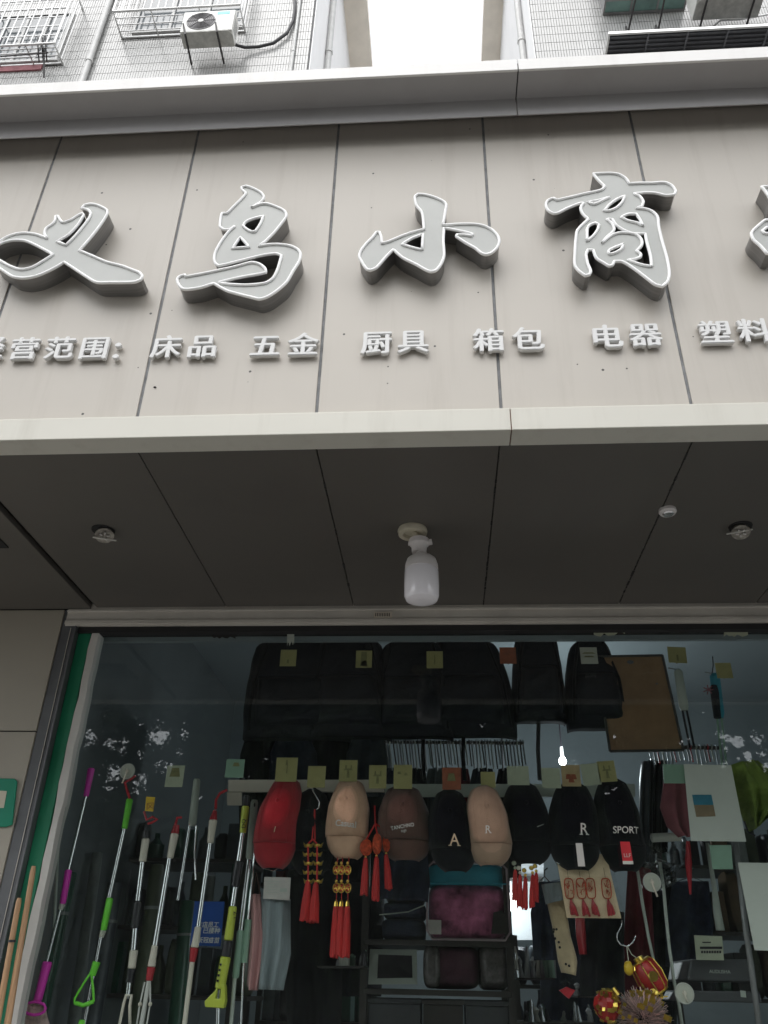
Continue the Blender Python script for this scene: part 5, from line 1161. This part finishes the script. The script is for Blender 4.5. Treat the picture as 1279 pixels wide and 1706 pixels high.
garment('bright red cloth strip behind the charm pack', [(958, 1528), (960, 1560), (966, 1590)], [(974, 1528), (976, 1560), (978, 1590)], YH+.2, 'redp', .006, 1)
garment('dark grey jacket hanging right of the lit panel', [(894, 1470), (884, 1520), (890, 1600)], [(920, 1470), (922, 1530), (930, 1600)], YH+.5, 'denim')
garment('black coat hanging deep behind the grey sleeve', [(480, 1450), (470, 1560), (476, 1720)], [(560, 1450), (572, 1560), (566, 1720)], YH+.6, 'black', .03)
garment('dark teal coat hanging behind the medallion charm', [(575, 1400), (560, 1500), (566, 1660)], [(628, 1400), (640, 1500), (634, 1660)], YH+.8, 'navy', .03)
garment('navy garment hanging behind the brown cap', [(630, 1420), (620, 1470), (624, 1500)], [(712, 1420), (716, 1470), (712, 1502)], YH+.45, 'denim', .03)
garment('black coat hanging behind the plain black cap', [(560, 1330), (540, 1400), (540, 1470)], [(640, 1330), (650, 1400), (650, 1470)], YH+.7, 'black', .02)
garment('dark coat hanging at the far right behind the cords', [(1120, 1470), (1110, 1540), (1112, 1610)], [(1180, 1470), (1190, 1540), (1188, 1610)], YH+.9, 'denim', .03)

# shelf unit with bedding -----------------------------------------------------
YS = YG+.62
sh = thing('shelf_unit', 'dark metal shelf unit carrying the quilt bag and wrapped bedding', 'shelf', P(735, 1706, YS)+V(0, 0, -1.3))
def plank(x0, x1, y, nm='shelf_board'):
    a, b = P(x0, y, YS), P(x1, y, YS); obj(nm, MB().box(a[0], b[0], YS, YS+.40, a[2]-.018, a[2]), M['shelf'], sh, bevel=.002); return a[2]
z1 = plank(606, 852, 1564); z2 = plank(606, 852, 1646); z3 = plank(606, 852, 1720)
for x in (606, 850):
    a = P(x, 1600, YS)
    for y in (YS+.003, YS+.38): obj('upright', MB().box(a[0]-.012, a[0]+.012, y, y+.024, -1.5, P(700, 1415, YS)[2]), M['shelf'], sh)
def zpt(px, Y, z): return V(P(px, 1600, Y)[0], Y, z)
qb = thing('quilt_bag', 'clear zipped bag of purple rose quilt with a teal top band', 'bedding bag', V(P(778, 1560, YS)[0], YS, z1))
xa, xb = P(710, 1500, YS)[0], P(848, 1500, YS)[0]; zt = P(778, 1437, YS)[2]
def pillow(x0, x1, y0, y1, za, zb, e=.35): return MB().ell(((x0+x1)/2, (y0+y1)/2, (za+zb)/2), (x1-x0)/2, (y1-y0)/2, (zb-za)/2, 28, 16, e)
zb_ = P(778, 1470, YS)[2]
obj('quilt', pillow(xa+.006, xb-.006, YS+.006, YS+.26, z1+.003, zb_), M['maroon'], qb, smooth='all')
obj('teal_band', pillow(xa+.004, xb-.004, YS+.012, YS+.25, zb_-.012, zt), M['teal'], qb, smooth='all')
fr_ = [V(xa+.02, YS-.004, z1+.004), V(xb-.02, YS-.004, z1+.004), V(xb-.002, YS-.004, z1+.03), V(xb-.004, YS-.004, zt-.02), V(xb-.025, YS-.004, zt), V(xa+.025, YS-.004, zt), V(xa+.004, YS-.004, zt-.02), V(xa+.002, YS-.004, z1+.03)]
obj('piping', MB().tube(fr_, .0045, 6, closed=True), M['pinkpipe'], qb, smooth='all')
obj('piping', MB().tube([V(xa+.006, YS-.004, zb_-.004), V(xb-.006, YS-.004, zb_-.004)], .0025, 6), M['teal'], qb)
obj('corner_patch', quad([(818, 1556), (846, 1556), (846, 1528), (836, 1517), (822, 1520)], YS-.006, .002), M['shelf'], qb)
obj('label_card', quad([(712, 1556), (735, 1557), (735, 1533), (712, 1532)], YS-.006, .002), M['skin_beige'], qb)
def rest(label, name, cat, x0, x1, yt, zbase, m, e=.4, dep=.3, extra=None, parts_name='body'):
    a, b = P(x0, 1600, YS)[0], P(x1, 1600, YS)[0]; t = thing(name, label, cat, V((a+b)/2, YS+.02, zbase))
    obj(parts_name, pillow(a, b, YS+.02, YS+.02+dep, zbase+.002, P((x0+x1)/2, yt, YS)[2], e), M[m], t, smooth='all'); return t
t = rest('folded dark jeans with a pale stitched edge left of the quilt bag', 'folded_clothes', 'clothes', 632, 708, 1528, z1, 'denim')
obj('stitched_edge', MB().tube([P(632, 1524, YS-.01), P(652, 1522, YS-.012), P(680, 1519, YS-.012), P(707, 1508, YS-.01)], .0022, 5), M['greyp'], t)
obj('top_fold', pillow(P(636, 1500, YS)[0], P(708, 1500, YS)[0], YS+.02, YS+.3, P(670, 1528, YS)[2], P(670, 1500, YS)[2], .4), M['denim'], t, smooth='all')
obj('top_fold', pillow(P(640, 1500, YS)[0], P(706, 1500, YS)[0], YS+.02, YS+.3, P(670, 1500, YS)[2], P(670, 1474, YS)[2], .4), M['navy'], t, smooth='all')
t = rest('crinkled wrapped bedding pack in the middle of the lower shelf', 'wrapped_pack', 'pack', 706, 800, 1572, z2, 'darkmauve')
obj('wrap', pillow(P(704, 1600, YS)[0], P(734, 1600, YS)[0], YS+.0, YS+.1, z2+.003, P(720, 1574, YS)[2], .6), M['poly'], t, smooth=False)
t = rest('clear wrapped checked pack at the right of the lower shelf', 'wrapped_pack', 'pack', 798, 850, 1570, z2, 'poly')
pf = thing('photo_frame', 'empty grey photo frame leaning on the lower shelf', 'frame', V(P(654, 1640, YS)[0], YS-.01, z2))
FC = [P(613, 1640, YS-.01), P(695, 1640, YS-.01), P(694, 1582, YS+.03), P(616, 1581, YS+.03)]; IC = [P(628, 1630, YS-.005), P(687, 1629, YS-.005), P(686, 1592, YS+.02), P(630, 1590, YS+.02)]
mb = MB()
for a in range(4): b = (a+1) % 4; mb.prism([FC[a], FC[b], IC[b], IC[a]], (0, .012, 0))
obj('frame', mb, M['greyp'], pf); obj('dark_print', MB().prism([p+V(0, .004, 0) for p in IC], (0, .004, 0)), M['blackp'], pf)
for q, (x0, x1, m_) in enumerate(((612, 700, 'printer'), (704, 772, 'shelf'), (776, 848, 'printer'))):
    a, b = P(x0, 1690, YS)[0], P(x1, 1690, YS)[0]
    bxo = thing('storage_box', ('dark storage box on the bottom shelf under the photo frame', 'darker storage box in the middle of the bottom shelf', 'dark storage box at the right of the bottom shelf')[q], 'box', V((a+b)/2, YS+.02, z3), 'boxes on the bottom shelf')
    obj('body', MB().box(a, b, YS+.02, YS+.32, z3+.002, z3+.085), M[m_], bxo, bevel=.004); obj('lid', MB().box(a-.004, b+.004, YS+.015, YS+.325, z3+.0855, z3+.10), M[m_], bxo, bevel=.003)

# glittering clutter on a low display
def glitter(label, boxes, Y, n, seed, m='chrome'):
    rnd = random.Random(seed); x0, y0, x1, y1 = boxes; t = thing('trinket_tray', label, 'trinkets', P((x0+x1)/2, y1, Y), 'trays of trinkets deeper in the shop')
    obj('tray', MB().prism([P(x0, y1, Y), P(x1, y1, Y), P(x1, y1-3, Y), P(x0, y1-3, Y)], (0, .2, 0)), M['shelf'], t)
    for i in range(n):
        x = rnd.uniform(x0, x1); h = rnd.uniform(.4, 1)*(y1-y0); yy = Y+rnd.uniform(.01, .18); b = P(x, y1-3, Y); b.y = yy; kk_ = mpp(x, y1, Y)
        obj('trinket', MB().lathe(b, b+V(rnd.uniform(-.006, .006), 0, h*kk_), [(0, .012), (.5, rnd.uniform(.004, .012)), (.8, rnd.uniform(.004, .014)), (1, .003)], 8), M[rnd.choice([m, m, 'grille_dark', 'blackp', 'clear', 'mint'])], t, smooth=True)
glitter('shiny trinkets on a tray below the medallion charm', (528, 1586, 606, 1612), YG+.5, 16, 1)
glitter('shiny bottles and trinkets below the lit white panel', (860, 1572, 924, 1632), YG+1.0, 20, 2)
glitter('glinting trinkets on a tray right of the plush stocking', (962, 1640, 1030, 1662), YG+.5, 14, 3)
glitter('dim trinkets on a tray at the bottom edge under the stocking', (850, 1672, 990, 1706), YG+.9, 20, 4)

# lit panel and lamps deeper inside
pn = thing('lit_whiteboard', 'white display panel glowing in lamp light between bags and tassels', 'panel', V(P(872, 1560, 4.3)[0], 4.3, P(872, 1568, 4.3)[2]))
obj('panel', quad([(836, 1566), (902, 1566), (906, 1425), (838, 1425)], 4.3, .02), M['whiteboard'], pn)
obj('cross_bar', MB().tube([P(838, 1463, 4.28), P(904, 1465, 4.28)], .012, 6), M['shelf'], pn)
def bulb(label, px, py, Y, r, power):
    c = P(px, py, Y); t = thing('ceiling_bulb', label, 'lamp', c, 'lit bulbs inside the shop')
    obj('glow', MB().ell(c, r, r, r*1.25, 14, 10), M['lamp'], t, smooth='all')
    obj('socket', MB().lathe(c+V(0, 0, r*1.1), c+V(0, 0, r*1.1+.05), [(0, r*.5), (1, r*.4)], 12), M['bulbbody'], t); obj('flex', MB().tube([c+V(0, 0, r*1.1+.05), V(c[0], c[1], 1.55)], .004, 5), M['blackp'], t)
    ld = bpy.data.lights.new('bulb_light', 'POINT'); ld.energy = power; ld.shadow_soft_size = .06; ld.color = (.88, .95, 1.0); lo = bpy.data.objects.new('bulb_light', ld); col.objects.link(lo); lo.parent = t; lo.location = (0, -.09, -.03)
bulb('lit bulb glowing above the card with the heart', 937, 1268, 4.2, .018, 3.4)
bulb('lit bulb beside the quilt bag above the white panel', 850, 1502, 4.15, .032, 1.2)

fg = thing('gold_garland', 'short garland of gold foil leaves between the drum lantern and the tinsel ball', 'garland', P(1085, 1672, YL-.06))
rnd = random.Random(5)
for j in range(30):
    c = P(1086+rnd.gauss(0, 15), 1660+rnd.gauss(0, 7), YL-.05+rnd.uniform(-.02, .02)); an = rnd.uniform(0, 3.14); u_ = V(math.cos(an), rnd.uniform(-.5, .5), math.sin(an))*.009*rnd.uniform(.6, 1.2); w_ = V(-math.sin(an), rnd.uniform(-.5, .5), math.cos(an))*.004
    obj('foil_leaf', MB().prism([c-u_, c-w_, c+u_, c+w_], (0, .0012, 0)), M['brass'], fg)
obj('wire', MB().tube([P(1062, 1655, YL-.04), P(1085, 1662, YL-.045), P(1112, 1660, YL-.04)], .0015, 5), M['brass'], fg)

# ------------------------------------------------------------------ dim stock deeper in the shop
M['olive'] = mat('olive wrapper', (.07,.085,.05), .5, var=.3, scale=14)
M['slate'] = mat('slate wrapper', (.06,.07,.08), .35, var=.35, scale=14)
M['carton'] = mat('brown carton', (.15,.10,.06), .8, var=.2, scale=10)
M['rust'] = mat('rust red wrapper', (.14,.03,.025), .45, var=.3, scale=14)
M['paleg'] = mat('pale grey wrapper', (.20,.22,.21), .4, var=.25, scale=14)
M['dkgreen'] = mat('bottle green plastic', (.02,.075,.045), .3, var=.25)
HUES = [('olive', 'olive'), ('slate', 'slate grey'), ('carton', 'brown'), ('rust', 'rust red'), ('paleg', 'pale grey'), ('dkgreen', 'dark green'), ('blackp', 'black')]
def stock_rack(where, x0, x1, ys, Y, seed, dep=.34, fill=1.0, wts=(4, 5, 4, 1, 2, 3, 4)):
    rnd = random.Random(seed); xm = (x0+x1)/2
    t = thing('stock_rack', 'dim metal stock rack ' + where, 'rack', P(xm, ys[-1], Y), 'stock racks inside the shop')
    for y in ys:
        a, b = P(x0, y, Y), P(x1, y, Y); z = min(a[2], b[2]); obj('shelf_board', MB().box(a[0], b[0], Y, Y+dep, z-.014, z), M['shelf'], t)
    for x in (x0, x1):
        c = P(x, ys[0]-60, Y)
        for yy in (Y+.002, Y+dep-.026): obj('upright', MB().box(c[0]-.011, c[0]+.011, yy, yy+.022, -1.5, P(xm, ys[0]-80, Y)[2]), M['shelf'], t)
    for r_, y in enumerate(ys):
        row = ('top', 'middle', 'lower', 'bottom')[r_]; up = 74 if r_ == 0 else (ys[r_]-ys[r_-1])-8
        x = x0+4; seen = set()
        while x < x1-14:
            w = rnd.uniform(13, 30); k_ = mpp(x, y, Y); h = up*rnd.uniform(.55, .95)*k_; a, b = P(x, y, Y)[0], P(min(x+w, x1-3), y, Y)[0]; z = min(P(x0, y, Y)[2], P(x1, y, Y)[2])+.001
            hi = rnd.choices(range(7), wts)[0]; mk, hue = HUES[hi]; kind = rnd.choice(['box', 'box', 'bottle', 'packet', 'packet', 'roll']); yo = Y+rnd.uniform(.005, .06); d = rnd.uniform(.10, .22); cx_ = (a+b)/2; r0 = (b-a)/2
            if rnd.random() < fill:
                if kind == 'box': mb = MB().box(a, b-.002, yo, yo+d, z, z+h)
                elif kind == 'bottle': mb = MB().lathe((cx_, yo+r0, z), (cx_, yo+r0, z+h), [(0, r0*.9), (.05, r0*.97), (.55, r0*.97), (.72, r0*.5), (.8, r0*.32), (1, r0*.32)], 14)
                elif kind == 'roll': mb = MB().lathe((cx_, yo+r0, z), (cx_, yo+r0, z+h), [(0, r0*.9), (.02, r0*.97), (.98, r0*.97), (1, r0*.9)], 14)
                else: mb = MB().ell((cx_, yo+d/2, z+h/2), r0*.97, d/2, h/2, 14, 10, .5, .05)
                nm = {'box': 'carton_box', 'bottle': 'plastic_bottle', 'packet': 'soft_packet', 'roll': 'wrapped_roll'}[kind]
                word = {'box': 'box', 'bottle': 'bottle', 'packet': 'soft packet', 'roll': 'wrapped roll'}[kind]
                o = obj(nm, mb, M[mk], smooth=kind != 'box', bevel=.003 if kind == 'box' else 0)
                q_ = (x-x0)/(x1-x0); pos = ('left end', 'left half', 'middle', 'right half', 'right end')[min(4, int(q_*5))]; key = (hue, word, pos)
                if key in seen: pos = 'inner ' + pos
                seen.add(key)
                tag(o, f'dim {hue} {word}, {row} shelf {pos}, rack {where}', word.split()[-1], f'stock on the rack {where}')
            x += w + rnd.uniform(1, 4)
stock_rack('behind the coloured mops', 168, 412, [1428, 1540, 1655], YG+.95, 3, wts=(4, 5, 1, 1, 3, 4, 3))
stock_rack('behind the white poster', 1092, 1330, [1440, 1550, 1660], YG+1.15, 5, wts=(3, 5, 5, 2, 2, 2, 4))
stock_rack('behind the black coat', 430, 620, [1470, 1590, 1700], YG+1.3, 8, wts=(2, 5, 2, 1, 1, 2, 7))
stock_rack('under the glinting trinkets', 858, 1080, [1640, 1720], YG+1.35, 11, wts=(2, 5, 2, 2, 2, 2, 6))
# clothes packed under the hanger row
def garment_row(cases, yt, yb, Y, seed):
    rnd = random.Random(seed)
    for x, w, m_, hue, where in cases:
        b = yb+rnd.uniform(-16, 16); dy = rnd.uniform(0, .08)
        tag(obj('folded_garment', cloth([(x-w*.36, yt), (x-w*.5, yt+30), (x-w*.54, (yt+b)/2), (x-w*.5, b)], [(x+w*.36, yt), (x+w*.5, yt+30), (x+w*.54, (yt+b)/2), (x+w*.5, b)], Y+dy, .018, 2.4, rnd.uniform(0, 6)), M[m_], smooth='all'), f'dim {hue} garment packed on the inner rail {where}', 'garment', 'clothes packed on the inner rails')
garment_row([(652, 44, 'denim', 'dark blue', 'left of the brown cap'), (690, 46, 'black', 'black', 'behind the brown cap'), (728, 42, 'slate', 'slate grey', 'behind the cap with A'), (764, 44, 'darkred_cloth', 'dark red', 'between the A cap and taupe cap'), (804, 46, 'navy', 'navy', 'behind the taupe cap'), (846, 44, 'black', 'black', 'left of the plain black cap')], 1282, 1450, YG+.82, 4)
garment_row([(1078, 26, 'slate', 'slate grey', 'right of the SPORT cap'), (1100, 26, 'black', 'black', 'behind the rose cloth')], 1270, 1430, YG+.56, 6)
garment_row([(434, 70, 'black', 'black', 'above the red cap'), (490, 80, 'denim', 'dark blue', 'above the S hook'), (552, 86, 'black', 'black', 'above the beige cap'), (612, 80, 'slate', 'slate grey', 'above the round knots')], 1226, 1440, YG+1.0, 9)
# straps hanging below the bags
for n_, (x, y0, y1, m_) in enumerate(((705, 1216, 1300, 'black'), (772, 1216, 1300, 'black'), (897, 1200, 1300, 'blackp'))):
    tag(obj('hanging_strap', MB().tube([P(x, y0, YB0+.02), P(x-1, (y0+y1)/2, YB0+.02), P(x+2, y1, YB0+.02)], .007, 6), M[m_]), ('black strap hanging under the bag with the right yellow card', 'black strap hanging under the broad sloping bag', 'black strap hanging under the narrow bag by the lit bulb')[n_], 'strap')
# clear crumpled bag right of the SPORT cap
t = thing('clear_bag', 'crumpled clear plastic bag beside the cream suction hook', 'plastic bag', P(1105, 1480, YH+.02))
rnd = random.Random(21)
obj('sheet', MB().sheet(lambda u, v: P(1072+u*(70-10*v)+6*math.sin(v*5), 1402+v*76+8*math.sin(u*4), YH+.03) + V(0, rnd.uniform(-.012, .012), 0), 14, 14, .0004), M['film'], t)
tag(obj('white_roll', MB().lathe(P(1084, 1396, YH+.06), P(1134, 1394, YH+.06), [(0, .008), (.03, .013), (.97, .013), (1, .008)], 14), M['paper'], smooth=True), 'short white roll lying behind the poster edge above the clear bag', 'roll')

# rolled mats standing against the left wall
for n_, (x0, y0, x1, y1, rr, m_, lab) in enumerate(((118, 1452, 60, 1720, 11, 'dkgreen', 'dark green rolled mat standing between the magenta and lime mops'), (192, 1470, 150, 1720, 13, 'slate', 'slate grey rolled mat standing right of the lime mop'),
        (262, 1440, 226, 1720, 12, 'olive', 'dull olive rolled mat standing behind the left white sleeved mop'), (162, 1420, 120, 1720, 9, 'paleg', 'slim pale grey rolled mat standing behind the lime mop'), (312, 1500, 292, 1720, 12, 'dkgreen', 'dark green rolled mat standing left of the blue notice'))):
    Yr_ = YG+.38+.05*n_; kk = mpp(x0, y0, Yr_)
    t = thing('rolled_mat', lab, 'mat roll', P(x1, y1, Yr_), 'rolled mats along the left wall')
    obj('roll', MB().lathe(P(x0, y0, Yr_), P(x1, y1, Yr_), [(0, rr*.55*kk), (.004, rr*.93*kk), (.02, rr*kk), (.5, rr*1.02*kk), (1, rr*1.1*kk)], 18), M[m_], t, smooth=True)
    obj('tie_band', MB().lathe(P(x0+(x1-x0)*.25, y0+(y1-y0)*.25, Yr_), P(x0+(x1-x0)*.27, y0+(y1-y0)*.27, Yr_), [(0, rr*1.04*kk), (1, rr*1.04*kk)], 18), M['paleg'], t)

garment('long dark quilt hanging deep behind the plush stocking', [(906, 1470), (900, 1580), (902, 1730)], [(1010, 1470), (1016, 1580), (1012, 1730)], YG+1.25, 'denim', .03, 3)
garment('black long coat hanging behind the lower grey cord', [(1062, 1440), (1056, 1560), (1058, 1730)], [(1126, 1440), (1132, 1560), (1130, 1730)], YG+1.05, 'black', .03, 2)
